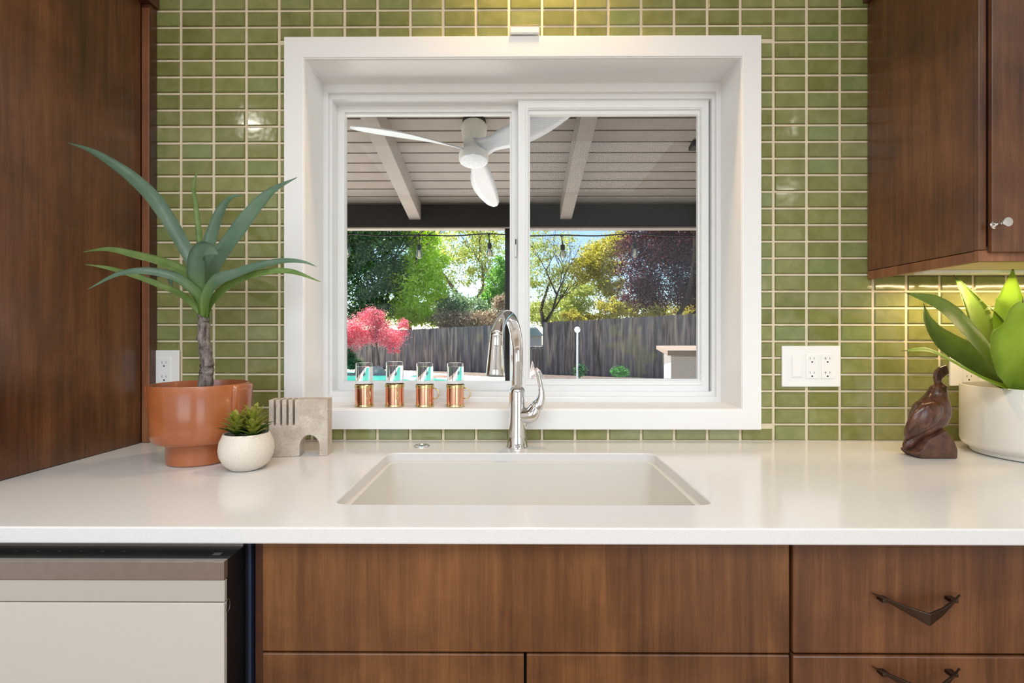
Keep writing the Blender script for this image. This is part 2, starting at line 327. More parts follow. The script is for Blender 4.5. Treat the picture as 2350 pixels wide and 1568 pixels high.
def leafblade(name, pts, widths, nrm, mat, parent, cup=.25, thick=.0015, n=7, teeth=None, taper=True, label=None):
    P = catmull(pts, n); Wd = lerp1(list(widths), len(P)); bm = bmesh.new(); nrm = Vector(nrm); rows = []
    for i, p in enumerate(P):
        t = (P[min(i+1, len(P)-1)]-P[max(i-1, 0)]).normalized(); s_ = t.cross(nrm)
        s_ = s_.normalized() if s_.length > 1e-4 else Vector((1, 0, 0)); nn = s_.cross(t).normalized(); w = Wd[i]
        rows.append([bm.verts.new(p+s_*w*k+nn*(abs(k)**2*w*cup)) for k in (-1, -.6, 0, .6, 1)])
    for a, b in zip(rows, rows[1:]):
        for k in range(4): bm.faces.new((a[k], a[k+1], b[k+1], b[k]))
    r = bmesh.ops.solidify(bm, geom=bm.faces[:], thickness=thick)
    if teeth:
        for i in range(1, len(P)-1):
            for sgn, k in ((-1, 0), (1, 4)):
                for sub in (0, .5):
                    a = rows[i][k].co.lerp(rows[min(i+1, len(P)-1)][k].co, sub); s_ = (rows[i][k].co-rows[i][2].co).normalized(); t = (P[min(i+1, len(P)-1)]-P[i-1]).normalized()
                    h = teeth*(.7+.6*random.random()); v = [bm.verts.new(a-t*h*.45), bm.verts.new(a+t*h*.45), bm.verts.new(a+s_*h+t*h*.3)]; bm.faces.new(v)
    return bmobj(name, bm, mat, parent, smooth=True, label=label)
def copy_tree(o, parent=None):
    c = o.copy(); COL.objects.link(c); c.parent = parent
    for ch in [x for x in bpy.data.objects if x.parent == o]: copy_tree(ch, c)
    return c
# ================================================================== THE ROOM
XL, XR, YB, ZC = -2.0, 2.7, -4.0, 2.44
OPN = pxring(698, 135, 1702, 939, -.018)          # window opening x0,x1,z0,z1
def wall_ring(name, x0, x1, z0, z1, y0, y1, hole, mat):
    o = ring_xz(name, (x0, x1, z0, z1), hole, y0, y1, mat, None, bevel=0); tag(o, kind='structure'); return o
HOLE = (OPN[0]-.02, OPN[1]+.02, OPN[2]-.02, OPN[3]+.02)
wall_back = wall_ring('wall_back', XL, XR, 0, ZC, .0015, .24, HOLE, M['grout'])
tag(box('floor', XL, XR, YB, .0015, -.05, 0, M['floor'], bevel=0), kind='structure')
tag(box('ceiling', XL, XR, YB, .24, ZC, ZC+.08, M['ceilpaint'], bevel=0), kind='structure')
tag(box('wall_left', XL-.1, XL, YB, .24, 0, ZC, M['wallpaint'], bevel=0), kind='structure')
tag(box('wall_right', XR, XR+.1, YB, .24, 0, ZC, M['wallpaint'], bevel=0), kind='structure')
wf = prism('wall_front', [(XL, 0), (XR, 0), (XR, ZC), (XL, ZC)], [[(-1.97, .6), (-.03, .6), (-.03, 2.32), (-1.97, 2.32)], [(.93, .18), (2.47, .18), (2.47, 2.32), (.93, 2.32)]], lambda u, v: Vector((u, YB, v)), Vector((0, -.12, 0)), M['wallpaint'], bevel=0); tag(wf, kind='structure')
for i, (a, b, c, d) in enumerate(((-1.97, -.03, .6, 2.32), (.93, 2.47, .18, 2.32))):
    w = ring_xz('window_%d' % (i+2), (a, b, c, d), (a+.05, b-.05, c+.05, d-.05), YB-.06, YB, M['vinyl'], None); tag(w, kind='structure')
    box('mullion', (a+b)/2-.025, (a+b)/2+.025, YB-.05, YB+.005, c+.05, d-.05, M['vinyl'], w)
# backsplash tiles, every one a piece on the wall
tw, th = TPX-.0072, TPZ-.0052
def tile_bm(bm, x, z, w, h, rot=(0, 0)):
    n0 = len(bm.verts); b = .0022; pr = -.0035
    o = [bm.verts.new((x+sx*w/2, .0015, z+sz*h/2)) for sx, sz in ((-1,-1), (1,-1), (1,1), (-1,1))]
    m = [bm.verts.new((x+sx*(w/2), .0008, z+sz*(h/2))) for sx, sz in ((-1,-1), (1,-1), (1,1), (-1,1))]
    t = [bm.verts.new((x+sx*(w/2-b), pr+.0015+rot[0]*sx+rot[1]*sz, z+sz*(h/2-b))) for sx, sz in ((-1,-1), (1,-1), (1,1), (-1,1))]
    for A, B in ((o, m), (m, t)):
        for i in range(4): bm.faces.new((A[i], A[(i+1) % 4], B[(i+1) % 4], B[i]))
    bm.faces.new(t)
variants = []
for k in range(10):
    bm = bmesh.new(); tile_bm(bm, 0, 0, tw, th, (random.uniform(-.0002, .0002), random.uniform(-.00012, .00012)))
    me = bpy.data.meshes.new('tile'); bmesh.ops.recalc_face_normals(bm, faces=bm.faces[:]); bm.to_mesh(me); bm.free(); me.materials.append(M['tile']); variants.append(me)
CAS = pxring(651, 84, 1748, 987, -.02)
UCX = .9685; UCZ = H+.157                         # upper cabinet's left side and underside
cand = []; rest = []
for c in range(-3, 36):
    for r in range(0, 30):
        x = TX0+(c+.5)*TPX; z = CT+(r+.5)*TPZ
        x0, x1, z0, z1 = x-tw/2, x+tw/2, z-th/2, z+th/2
        if x < -1.12 or x > 1.85 or z1 > 2.3: continue
        ix = min(x1, CAS[1])-max(x0, CAS[0]); iz = min(z1, CAS[3])-max(z0, CAS[2])
        cut = ix > 0 and iz > 0
        if cut and (ix > .98*tw and iz > .98*th): continue
        # the part of the tile left clear of the casing
        if cut:
            if iz > .9*th:
                if x0 < CAS[0] < x1: x1 = CAS[0]-.001
                elif x0 < CAS[1] < x1: x0 = CAS[1]+.001
            else:
                if z0 < CAS[2] < z1: z1 = CAS[2]-.001
                elif z0 < CAS[3] < z1: z0 = CAS[3]+.001
            if x1-x0 < .004 or z1-z0 < .004: continue
        vis = x1 > -.995 and x0 < 1.42 and z0 < H+.935 and not (x0 > UCX+.01 and z0 > UCZ+.03)
        full = not cut
        if x0 > UCX-.01 and z0 > UCZ+.2: continue  # behind the wall cabinet the wall is bare
        area = (x1-x0)*(z1-z0)
        (cand if vis else rest).append((area*(1 if full else .9), full, x0, x1, z0, z1))
cand.sort(key=lambda a: -a[0]); print('visible tiles', len(cand), 'others', len(rest))
for a, full, x0, x1, z0, z1 in cand[:300]:
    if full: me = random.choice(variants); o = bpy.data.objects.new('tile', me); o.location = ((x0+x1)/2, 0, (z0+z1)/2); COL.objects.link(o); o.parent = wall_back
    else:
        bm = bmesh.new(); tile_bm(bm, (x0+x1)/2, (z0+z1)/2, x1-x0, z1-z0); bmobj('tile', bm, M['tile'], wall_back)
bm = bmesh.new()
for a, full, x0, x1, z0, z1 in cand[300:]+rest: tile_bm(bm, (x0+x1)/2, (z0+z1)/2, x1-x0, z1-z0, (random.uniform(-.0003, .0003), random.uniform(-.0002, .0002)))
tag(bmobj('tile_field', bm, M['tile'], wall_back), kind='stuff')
# ------------------------------------------------------------------ window
win = ring_xz('window_1', HOLE, OPN, -.012, .13, M['white'], None, bevel=.003); tag(win, kind='structure')
trim = ring_xz('trim_1', CAS, pxring(696, 132, 1704, 942, -.02), -.02, .001, M['white'], None, bevel=.002); tag(trim, kind='structure')
ring_xz('bead', pxring(694, 130, 1706, 944, -.016), OPN, -.0165, -.0122, M['white'], trim, bevel=.0015)
bigring = (HOLE[0], HOLE[1], HOLE[2], HOLE[3])
ring_xz('outer_frame', bigring, pxring(752, 212, 1645, 911, .12), .12, .24, M['vinyl'], win, bevel=.003)
ring_xz('inner_frame', pxring(750, 209, 1648, 914, .128), pxring(762, 228, 1634, 899, .135), .135, .236, M['vinyl'], win, bevel=.002)
def sash(o, g, b, Y, name):
    s_ = ring_xz(name, pxring(*o, Y), pxring(*g, Y+.004), Y, Y+.03, M['vinyl'], win, bevel=.002)
    ring_xz('glazing_bead', pxring(g[0]-5, g[1]-5, g[2]+5, g[3]+5, Y+.008), pxring(*b, Y+.022), Y+.008, Y+.024, M['vinyl'], s_, bevel=.001)
    r = pxring(b[0]-3, b[1]-3, b[2]+3, b[3]+3, Y+.018); box('pane', r[0], r[1], Y+.0165, Y+.0195, r[2], r[3], M['pane'], s_, bevel=0)
    return s_
rs = sash((1189, 224, 1627, 905), (1213, 253, 1607, 873), (1216, 268, 1598, 869), .146, 'sash')
ls = sash((760, 226, 1200, 903), (791, 259, 1174, 878), (796, 268, 1170, 874), .182, 'sash')
r = pxring(1206, 243, 1610, 884, .146); o = ring_xz('sash_step', r, pxring(1211, 249, 1609, 877, .146), .143, .15, M['vinyl'], rs, bevel=.001)
r = pxring(1205, 258, 1612, 880, .215); box('insect_screen', r[0], r[1], .2150, .2154, r[2], r[3], M['screen'], win, bevel=0, label='grey insect screen behind the right pane')
a = atY(1181, 548, .177); b = atY(1186, 590, .177); box('latch', a.x, b.x, .172, .182, b.z, a.z, M['vinyl'], ls, bevel=.001)
a = atY(1182.5, 549, .171); b = atY(1184.8, 561, .171); box('latch_slot', a.x, b.x, .1715, .175, b.z, a.z, M['gap'], ls, bevel=0)
a = atY(1170, 68, -.01); b = atY(1238, 84.5, -.01)
cp = empty('wall_sensor', ((a.x+b.x)/2, 0, a.z-.02), 'small white plastic box fixed to the tiles just above the window casing', 'sensor')
box('housing', a.x, b.x, -.022, -.001, b.z+.001, a.z, M['plastic'], cp, .002); box('face_plate', a.x+.002, b.x-.002, -.0245, -.021, b.z+.003, a.z-.002, M['plastic'], cp, .001)
# ------------------------------------------------------------------ countertop and sink
CX0, CX1, CY0 = -1.95, 2.68, -.635
SX0, SX1, SY0, SY1 = -.312, .340, -.5295, -.1465
ct = prism('countertop', [(CX0, CY0), (CX1, CY0), (CX1, 0), (CX0, 0)], [rrect(SX0, SX1, SY0, SY1, .022)], lambda u, v: Vector((u, v, CT)), Vector((0, 0, -.0255)), M['quartz'], bevel=.0025)
tag(ct, 'white quartz worktop with a rectangular sink cutout', 'countertop')
sink = empty('kitchen_sink', ((SX0+SX1)/2, (SY0+SY1)/2, .70), 'white undermount rectangular sink set into the quartz worktop below the window', 'sink')
bm = bmesh.new(); prev = None
for e, z, rr in ((.012, CT-.026, .03), (-.004, CT-.027, .03), (-.008, CT-.20, .035), (-.022, CT-.222, .045), (-.06, CT-.228, .05)):
    L = rrect(SX0-e, SX1+e, SY0-e, SY1+e, rr) if False else rrect(SX0-e, SX1+e, SY0-e, SY1+e, rr); ring = [bm.verts.new((x, y, z)) for x, y in L]
    if prev:
        for i in range(len(ring)): bm.faces.new((prev[i], prev[(i+1) % len(ring)], ring[(i+1) % len(ring)], ring[i]))
    prev = ring
bm.faces.new(prev); basin = bmobj('basin', bm, M['ceramic'], sink, smooth=True); auto(basin, 60)
sd = basin.modifiers.new('thickness', 'SOLIDIFY'); sd.thickness = .008; sd.offset = -1
basin.data.flip_normals()
lathe('drain', [(.001, .0), (.03, .001), (.044, .004), (.046, .001), (.046, -.004)], ((SX0+SX1)/2, (SY0+SY1)/2, CT-.2275), M['chrome'], sink)
# ------------------------------------------------------------------ cabinets
FY = -.615; SXF = F/(D+FY)
def fx(px): return atY(px, 1400, FY).x
def fz(py): return atY(1175, py, FY).z
zt = CT-.0265
sb = empty('sink_cabinet', (fx(1206), FY, 0), 'brown wooden sink cabinet with a wide blank front above two doors', 'cabinet')
box('carcass', fx(580), fx(1817), FY+.021, -.02, .1, zt-.0015, M['wood_dark'], None, 0) if False else None
for nm, x0, x1 in (('side_panel', fx(581), fx(581)+.018), ('side_panel', fx(1815)-.018, fx(1815)-.0005)): box(nm, x0, x1, FY+.0205, -.03, .1, zt-.001, M['wood_dark'], sb, 0)
box('bottom_panel', fx(581)+.018, fx(1815)-.018, FY+.021, -.03, .1, .118, M['wood_dark'], sb, 0)
box('back_panel', fx(581)+.018, fx(1815)-.018, -.035, -.03, .118, zt-.2, M['wood_dark'], sb, 0)
box('top_rail', fx(581)+.018, fx(1815)-.018, FY+.0205, FY+.04, .60, zt-.001, M['gap'], sb, 0)
box('centre_stile', fx(1206)-.02, fx(1206)+.02, FY+.0215, FY+.04, .118, .60, M['gap'], sb, 0)
box('end_stile', fx(581), fx(600.5), FY+.006, FY+.02, .1, zt-.001, M['wood_dark'], sb, .001, label='reddish dark edge strip beside the dishwasher')
box('false_front', fx(601.5), fx(1812), FY, FY+.02, fz(1498), zt-.002, M['wood_warm'], sb, .002)
box('door', fx(601.5), fx(1202.5), FY, FY+.02, .105, fz(1502), M['wood_warm'], sb, .002); box('door', fx(1208.5), fx(1812), FY, FY+.02, .105, fz(1502), M['wood_warm'], sb, .002)
box('toe_kick', fx(581), fx(1815), FY+.09, FY+.1, .001, .1, M['gap'], sb, 0)
DX1 = fx(1818)+.62
dc = empty('drawer_cabinet', (fx(1818)+.3, FY, 0), 'brown wooden drawer cabinet right of the sink with V-shaped metal pulls', 'cabinet')
box('carcass', fx(1816), DX1, FY+.021, -.02, .1, zt-.001, M['wood_dark'], dc, 0)
box('toe_kick', fx(1816), DX1, FY+.09, FY+.1, .001, .1, M['gap'], dc, 0)
def vpull(cx, cz, parent):
    h = bmobj_v = bmesh.new(); hw = .0665
    # boomerang plate: thin at both ends, deepest at the centre, standing off the drawer
    pts = []
    for u, dz, dy, hh in ((-1, .0165, -.006, .0008), (-.72, .012, -.016, .006), (-.36, .005, -.025, .012), (0, -.001, -.031, .0185), (.36, .004, -.025, .012), (.72, .011, -.016, .006), (1, .0145, -.006, .0008)):
        x = cx+u*hw
        pts.append([h.verts.new((x, FY+dy, cz+dz)), h.verts.new((x, FY+dy+.0015, cz+dz-hh)), h.verts.new((x, FY+dy+.005, cz+dz-hh)), h.verts.new((x, FY+dy+.0035, cz+dz+.0006))])
    for a, b in zip(pts, pts[1:]):
        for i in range(4): h.faces.new((a[i], a[(i+1) % 4], b[(i+1) % 4], b[i]))
    h.faces.new(pts[0]); h.faces.new(pts[-1][::-1])
    for sx in (-.78, .78):
        x = cx+sx*hw; bbox(h, x-.0055, x+.0055, FY-.0125, FY+.0005, cz+.006, cz+.0115)
    return bmobj('handle', h, M['nickel'], parent, bevel=.0006, label='dark metal V-shaped handle')
zs = fz(1500); DRW = ((zs+.0012, zt-.002), (zs-.165, zs-.0022), (zs-.32, zs-.168), (.105, zs-.323))
for i, (z0, z1) in enumerate(DRW):
    d = box('drawer', fx(1819.5), DX1-.002, FY, FY+.02, z0, z1, M['wood'], dc, .003)
    vpull(fx(2098), fz(1381) if i == 0 else fz(1548) if i == 1 else (z0+z1)/2+.02, d)
ec = empty('end_cabinet', (DX1+.3, FY, 0), 'brown wooden cabinet beyond the drawer unit at the far right', 'cabinet')
box('carcass', DX1+.001, 2.68, FY+.021, -.02, .1, zt-.001, M['wood_dark'], ec, 0); box('door', DX1+.003, 2.678, FY, FY+.02, .105, zt-.002, M['wood'], ec, .002); box('toe_kick', DX1+.001, 2.68, FY+.09, FY+.1, .001, .1, M['gap'], ec, 0)
# dishwasher
dw = empty('dishwasher', (-.70, -.62, 0), 'pale grey dishwasher with a steel top band under the left worktop', 'dishwasher')
dy = -.667; dx1 = atY(515, 1290, dy).x
dzt = H-(1290-HZ)/F*(D+dy)
def dwz(py): return H-(py-HZ)/F*(D+dy)
box('tub', -1.015, dx1-.004, -.60, -.03, .1, dzt-.006, M['black'], dw, 0)
box('door_core', -1.015, dx1-.0004, dy+.006, -.612, .12, dzt-.0008, M['black'], dw, .001, label='black door edge and control surface')
box('steel_band', -1.015, dx1, dy-.001, dy+.009, dwz(1334), dzt, M['steel'], dw, .001, label='brushed steel band')
box('upper_strip', -1.015, dx1-.0004, dy+.001, dy+.009, dwz(1385), dwz(1335), M['appliance_strip'], dw, .0008)
box('door_panel', -1.015, dx1-.0004, dy, dy+.009, .12, dwz(1387.5), M['appliance'], dw, .0008)
bm = bmesh.new(); P = Vector((dx1+.0002, -.6585, dwz(1399)));
ring = [P+Vector((0, math.cos(a)*.0052, math.sin(a)*.0095)) for a in [2*math.pi*i/24 for i in range(25)]]
tube_bm(bm, ring, .0004, 5, False); bmobj('screw_cover', bm, M['steel'], dw, smooth=True)
box('top_trim', -1.015, dx1-.002, -.614, -.609, dzt-.01, dzt+.0035, M['steel'], dw, .0005)
bm = bmesh.new()
for i in range(13): bbox(bm, -.99+i*.033, -.986+i*.033, -.634, -.633, dzt-.0006, dzt-.0003)
bbox(bm, -.452, -.44, -.645, -.637, dzt-.0007, dzt-.0004); tag(bmobj('control_marks', bm, M['steel'], dw), kind='stuff')
box('rubber_seal', dx1+.0035, dx1+.0095, -.612, -.585, .1, zt-.002, M['navy'], dw, .002, label='navy blue rubber seal strip')
box('side_flange', dx1-.002, dx1+.003, -.607, -.597, .1, zt-.004, M['gap'], dw, 0)
box('toe_kick', -1.015, fx(580)-.002, -.52, -.51, .001, .1, M['gap'], dw, 0)
lc = empty('corner_cabinet', (-1.5, FY, 0), 'brown wooden base cabinet left of the dishwasher', 'cabinet')
box('carcass', -1.94, -1.018, FY+.021, -.02, .1, zt-.001, M['wood_dark'], lc, 0); box('door', -1.938, -1.02, FY, FY+.02, .105, zt-.002, M['wood'], lc, .002); box('toe_kick', -1.94, -1.018, FY+.09, FY+.1, .001, .1, M['gap'], lc, 0)
# hutch cabinet standing on the counter at the left
hu = empty('hutch_cabinet', (-1.0125, -.035, CT), 'tall dark-stained wooden cabinet standing on the worktop at the left', 'cabinet')
ZT = H+.905
box('side_panel', -1.0325, -1.0125, -.50, -.036, CT+.0015, ZT, M['wood'], hu, .0015)
box('carcass', -1.62, -1.033, -.495, -.003, CT+.0015, ZT, M['wood_dark'], hu, 0)
box('door', -1.618, -1.034, -.516, -.497, CT+.004, ZT-.004, M['wood'], hu, .002)
box('edge_strip', -1.0122, -.9925, -.034, -.0295, CT+.0015, ZT-.012, M['wood_edge'], hu, .001, label='lighter vertical edge strip')
box('scribe_strip', -1.0325, -.9925, -.0292, -.003, CT+.0015, ZT, M['wood_dark'], hu, .001)
box('crown', -1.62, -.985, -.52, -.003, ZT+.001, ZT+.06, M['wood_dark'], hu, .002)
hu.rotation_euler.z = math.radians(-1.7) if False else 0
for ch in [c for c in bpy.data.objects if c.parent == hu and c.name.startswith(('side_panel', 'carcass', 'door'))]:
    ch.rotation_euler = (0, 0, 0)
hu_parts = [c for c in bpy.data.objects if c.parent == hu and c.name.startswith('side_panel')]
for ch in hu_parts:                                  # the panel stands a touch out of square with the wall
    for v in ch.data.vertices: v.co.x += (v.co.y+.036)*.034
# upper cabinet on the right
uc = empty('wall_cabinet', (1.3, -.17, UCZ), 'dark-stained wooden wall cabinet with a small chrome knob, hung at upper right', 'cabinet')
uf = -.3345; ZU = H+.915
box('side_panel', UCX, UCX+.012, uf+.012, -.003, UCZ+.024, ZU, M['wood'], uc, .001)
box('side_rail', UCX, UCX+.012, uf+.012, -.003, UCZ, UCZ+.0225, M['wood_edge'], uc, .001, label='lighter bottom rail')
box('face_stile', UCX, UCX+.0165, uf, uf+.0115, UCZ+.0245, ZU, M['wood'], uc, .0012)
box('bottom_rail', UCX, 1.90, uf, uf+.0115, UCZ, UCZ+.0235, M['wood_edge'], uc, .001)
box('interior', UCX+.0125, 1.90, uf+.012, -.003, UCZ+.034, ZU-.001, M['wood_dark'], uc, 0)
box('underside', UCX+.0125, 1.89, uf+.012, -.003, UCZ+.012, UCZ+.033, plain('light_maple', (222, 196, 160), .6), uc, 0, label='pale unstained underside')
dz0 = H+(HZ-580)/F*(D+uf-.008)
dr = box('door', UCX+.0185, UCX+.44, uf-.010, uf+.0005, dz0, ZU-.003, M['wood'], uc, .0015); box('door', UCX+.444, 1.90, uf-.010, uf+.0005, dz0, ZU-.003, M['wood'], uc, .0015)
kp = atY(2276, 517, uf-.010); kx = kp.x+.004; kz = kp.z
RX = Matrix.Rotation(math.radians(90), 3, 'X')
lathe('knob', [(.0075, 0), (.0082, .0015), (.0055, .004), (.0042, .012), (.0045, .02), (.0082, .026), (.0095, .029), (.0092, .0315), (.001, .032)], (kx, uf-.0098, kz), M['chrome'], dr, n=28, axis=RX, label='small chrome knob')
box('crown', UCX-.014, 1.91, uf-.02, -.003, ZU+.001, ZU+.05, M['wood_dark'], uc, .002)
box('light_bar', 1.03, 1.70, -.115, -.085, UCZ+.003, UCZ+.0118, M['plastic'], uc, .001)
# ------------------------------------------------------------------ outlets
def receptacle(cx, cz, parent, wide=False, gfci=False, w=.033, h=.067):
    r_ = box('receptacle', cx-w/2, cx+w/2, -.0098, -.0065, cz-h/2, cz+h/2, M['plastic'], parent, .0008)
    for s_ in (-1, 1):
        z = cz+s_*h*.29
        bm = bmesh.new(); bbox(bm, cx-.0062, cx-.0052, -.0101, -.0097, z-.001, z+.0055) if not wide else (bbox(bm, cx-.0085, cx-.0042, -.0101, -.0097, z+.002, z+.0031), bbox(bm, cx-.0052, cx-.0042, -.0101, -.0097, z-.001, z+.0055))
        bbox(bm, cx+.0052, cx+.0062, -.0101, -.0097, z-.0005, z+.0052)
        lathe_bm(bm, [(.0022, 0), (.0022, .0004)], (cx, -.0097, z-.0075), 14, True, axis=RX); bmobj('slots', bm, M['gap'], r_)
    if gfci: box('test_buttons', cx-.006, cx+.006, -.0106, -.0096, cz-.005, cz+.005, M['plastic'], r_, .0004)
def plate(l, t, r_, b, label, gangs):
    a = atY(l, t, -.007); c = atY(r_, b, -.007); e = empty('outlet_plate', ((a.x+c.x)/2, 0, (a.z+c.z)/2), label, 'outlet')
    box('cover_plate', a.x, c.x, -.007, -.0015, c.z, a.z, M['plastic'], e, .0015, seg=3); return e, a, c
e, a, c = plate(347, 804, 410.5, 898, 'white single outlet on the tiles behind the terracotta planter', 1)
p = atY(378, 850, -.007); receptacle(p.x, p.z, e, gfci=True)
e, a, c = plate(1795, 794, 1929, 888, 'white triple wall plate with a rocker switch and two outlets, right of the window', 3)
p = atY(1828, 841, -.007); sw = box('rocker_switch', p.x-.0145, p.x+.0145, -.0095, -.0065, p.z-.031, p.z+.031, M['plastic'], e, .0008)
box('rocker', p.x-.013, p.x+.013, -.0115, -.0092, p.z-.0285, p.z+.0285, M['plastic'], sw, .002)
p = atY(1862.5, 841, -.007); receptacle(p.x, p.z, e); p = atY(1898, 841, -.007); receptacle(p.x, p.z, e, wide=True)
e, a, c = plate(2181, 811, 2315, 886, 'white wall plate half hidden behind the large agave', 2)
p = atY(2222, 849, -.007); receptacle(p.x, p.z, e); p = atY(2262, 849, -.007); receptacle(p.x, p.z, e)
# ------------------------------------------------------------------ faucet
fb = onz(1187, 1028, CT); fb = at(1187, 1, 1.318); fb.z = CT
fa = empty('kitchen_faucet', fb, 'chrome pull-down gooseneck kitchen faucet behind the sink', 'faucet')
lathe('body', [(.0285, .0005), (.0285, .003), (.0265, .006), (.0245, .03), (.0222, .07), (.0212, .11), (.0208, .14), (.0200, .149), (.0165, .1535), (.0158, .1545)], fb, M['chrome'], fa, n=48)
dirn = Vector((-.050, -.188, 0)); L = dirn.length/2; dn = dirn.normalized()
pts = [fb+Vector((0, 0, .152)), fb+Vector((0, 0, .19)), fb+Vector((0, 0, .225))]
cz = .243; A = 150
for i in range(0, 15):
    a = math.radians(A*i/14); k = 1.02; pts.append(fb+dn*(L*1.02*(1-math.cos(a)))+Vector((0, 0, cz+L*1.0*math.sin(a)*.98)))
tube('gooseneck', catmull(pts, 3), [.0150]*10+[.0148, .0145, .0145, .0145, .0150], M['chrome'], fa, n=28)
e0 = pts[-1]; e1 = at(1137, 866, D+fb.y+D-D) if False else at(1136.5, 862, 1.128)
ax = (e1-e0); Ld = ax.length; q = ax.to_track_quat('Z', 'Y').to_matrix()
lathe('spray_head', [(.0148, -.003), (.0158, 0), (.0158, .002), (.0152, .003), (.0168, Ld*.3), (.0188, Ld*.6), (.0208, Ld*.85), (.0216, Ld*.97), (.021, Ld)], e0, M['chrome'], fa, n=40, axis=q)
lathe('spray_face', [(.0200, Ld*.985), (.0195, Ld*1.02), (.016, Ld*1.03), (.001, Ld*1.03)], e0, plain('spray_rubber', (120, 122, 124), .4), fa, n=32, axis=q)
bm = bmesh.new(); lathe_bm(bm, [(.0045, -.0165), (.0052, -.0158), (.0052, -.0150)], (0, 0, 0), 16); bmesh.ops.scale(bm, vec=(1, 1, 2.4), verts=bm.verts) if False else None; bm.free()
bp = fb+Vector((.003, -.0152, .212)); bm = bmesh.new(); prism_bm(bm, rrect(-.0062, .0062, -.033, .033, .0060), [], lambda u, v: bp+Vector((u, 0, v-.02)), Vector((0, .006, 0))); bmobj('spray_button', bm, M['chrome'], fa, bevel=.0015, seg=3)
# side valve: a flared branch rising to the right, the lever standing on its end
j0 = fb+Vector((.003, 0, .062)); w1 = at(1206, 968, 1.31); w2 = at(1228, 938, 1.305); w3 = at(1243, 921, 1.30)
tube('valve_body', catmull([fb+Vector((.002, 0, .025)), fb+Vector((.006, 0, .055)), fb+Vector((.014, -.001, .080)), w2-Vector((.011, 0, .016)), w2+Vector((.003, 0, .004))], 7), [.012, .017, .0215, .0200, .0165], M['chrome'], fa, n=28)
tube('valve_ring', [w2+Vector((.0025, 0, .0035)), w2+Vector((.005, 0, .006))], .0158, M['chrome'], fa, n=28)
lv = [w2+Vector((.0045, 0, .0055)), at(1238, 926, 1.303), at(1242.5, 908, 1.30), at(1241, 888, 1.298), at(1237.5, 870, 1.297), at(1234.5, 855, 1.296)]
tube('lever', catmull(lv, 6), [.0165, .0145, .0095, .0062, .0058, .0058], M['chrome'], fa, n=24)
sg = at(968, 1, 333.2/251); sg.z = CT
st = empty('air_switch', sg, 'small round chrome push button set in the worktop left of the faucet', 'button')
lathe('rim', [(.0125, .0006), (.0135, .0028), (.018, .0032), (.0205, .0018), (.0208, .0004)], sg, M['chrome'], st, cap=False); lathe('push_button', [(.0001, .0018), (.009, .0019), (.0122, .0014), (.0124, .0004)], sg, M['chrome'], st, cap=False)
# ------------------------------------------------------------------ cups on the sill
sillz = OPN[2]
def cup(px, ang, label, k=1.0):
    c = at(px, 1, 1.424); c.z = sillz+.0006; R_, hh = .0252*k, .0615*k
    e = empty('copper_cup', c, label, 'cup', 'copper and glass cups on the window sill')
    lathe('holder', [(R_-.002, .0), (R_, .001), (R_, hh), (R_-.0012, hh), (R_-.0012, .004), (.001, .003)], c, M['copper'], e, n=40, cap=False)
    lathe('base_band', [(R_, .0002), (R_+.0012, .0006), (R_+.0014, .0045), (R_+.0002, .0062)], c, M['brass'], e, n=40, cap=False)
    lathe('rim_band', [(R_+.0002, hh-.0095), (R_+.0012, hh-.0085), (R_+.0012, hh-.001), (R_, hh+.0004), (R_-.0014, hh)], c, M['brass'], e, n=40, cap=False)
    bm = bmesh.new(); g = R_-.0016; tt = .0014
    lathe_bm(bm, [(.0002, .0045), (g, .0050), (g, .1215*k), (g-tt*.5, .1222*k), (g-tt, .1215*k), (g-tt, .112*k), (.0002, .112*k)], c, 40, True); o = bmobj('glass', bm, M['glass'], e, smooth=True); auto(o)
    dv = Vector((math.cos(ang), math.sin(ang), 0)); pts = []
    for i in range(13):
        a = math.pi/2-math.pi*i/12; pts.append(c+dv*(R_+.0005+.0048+.0135*math.cos(a))+Vector((0, 0, hh*.60+.0145*math.sin(a))))
    pts = [c+dv*(R_)+Vector((0, 0, hh*.60+.0145))]+pts+[c+dv*(R_)+Vector((0, 0, hh*.60-.0145))]
    tube('handle', pts, .0017, M['brass'], e, n=8)
cup(836, math.radians(-52), 'leftmost copper and glass cup on the window sill, brass handle turned to the front')
cup(906, math.radians(-66), 'second copper and glass cup from the left, slightly taller, handle seen edge-on', 1.03)
cup(975, math.radians(-18), 'third copper and glass cup from the left on the window sill')
cup(1045, math.radians(-8), 'rightmost copper and glass cup, nearest the faucet, handle pointing right')
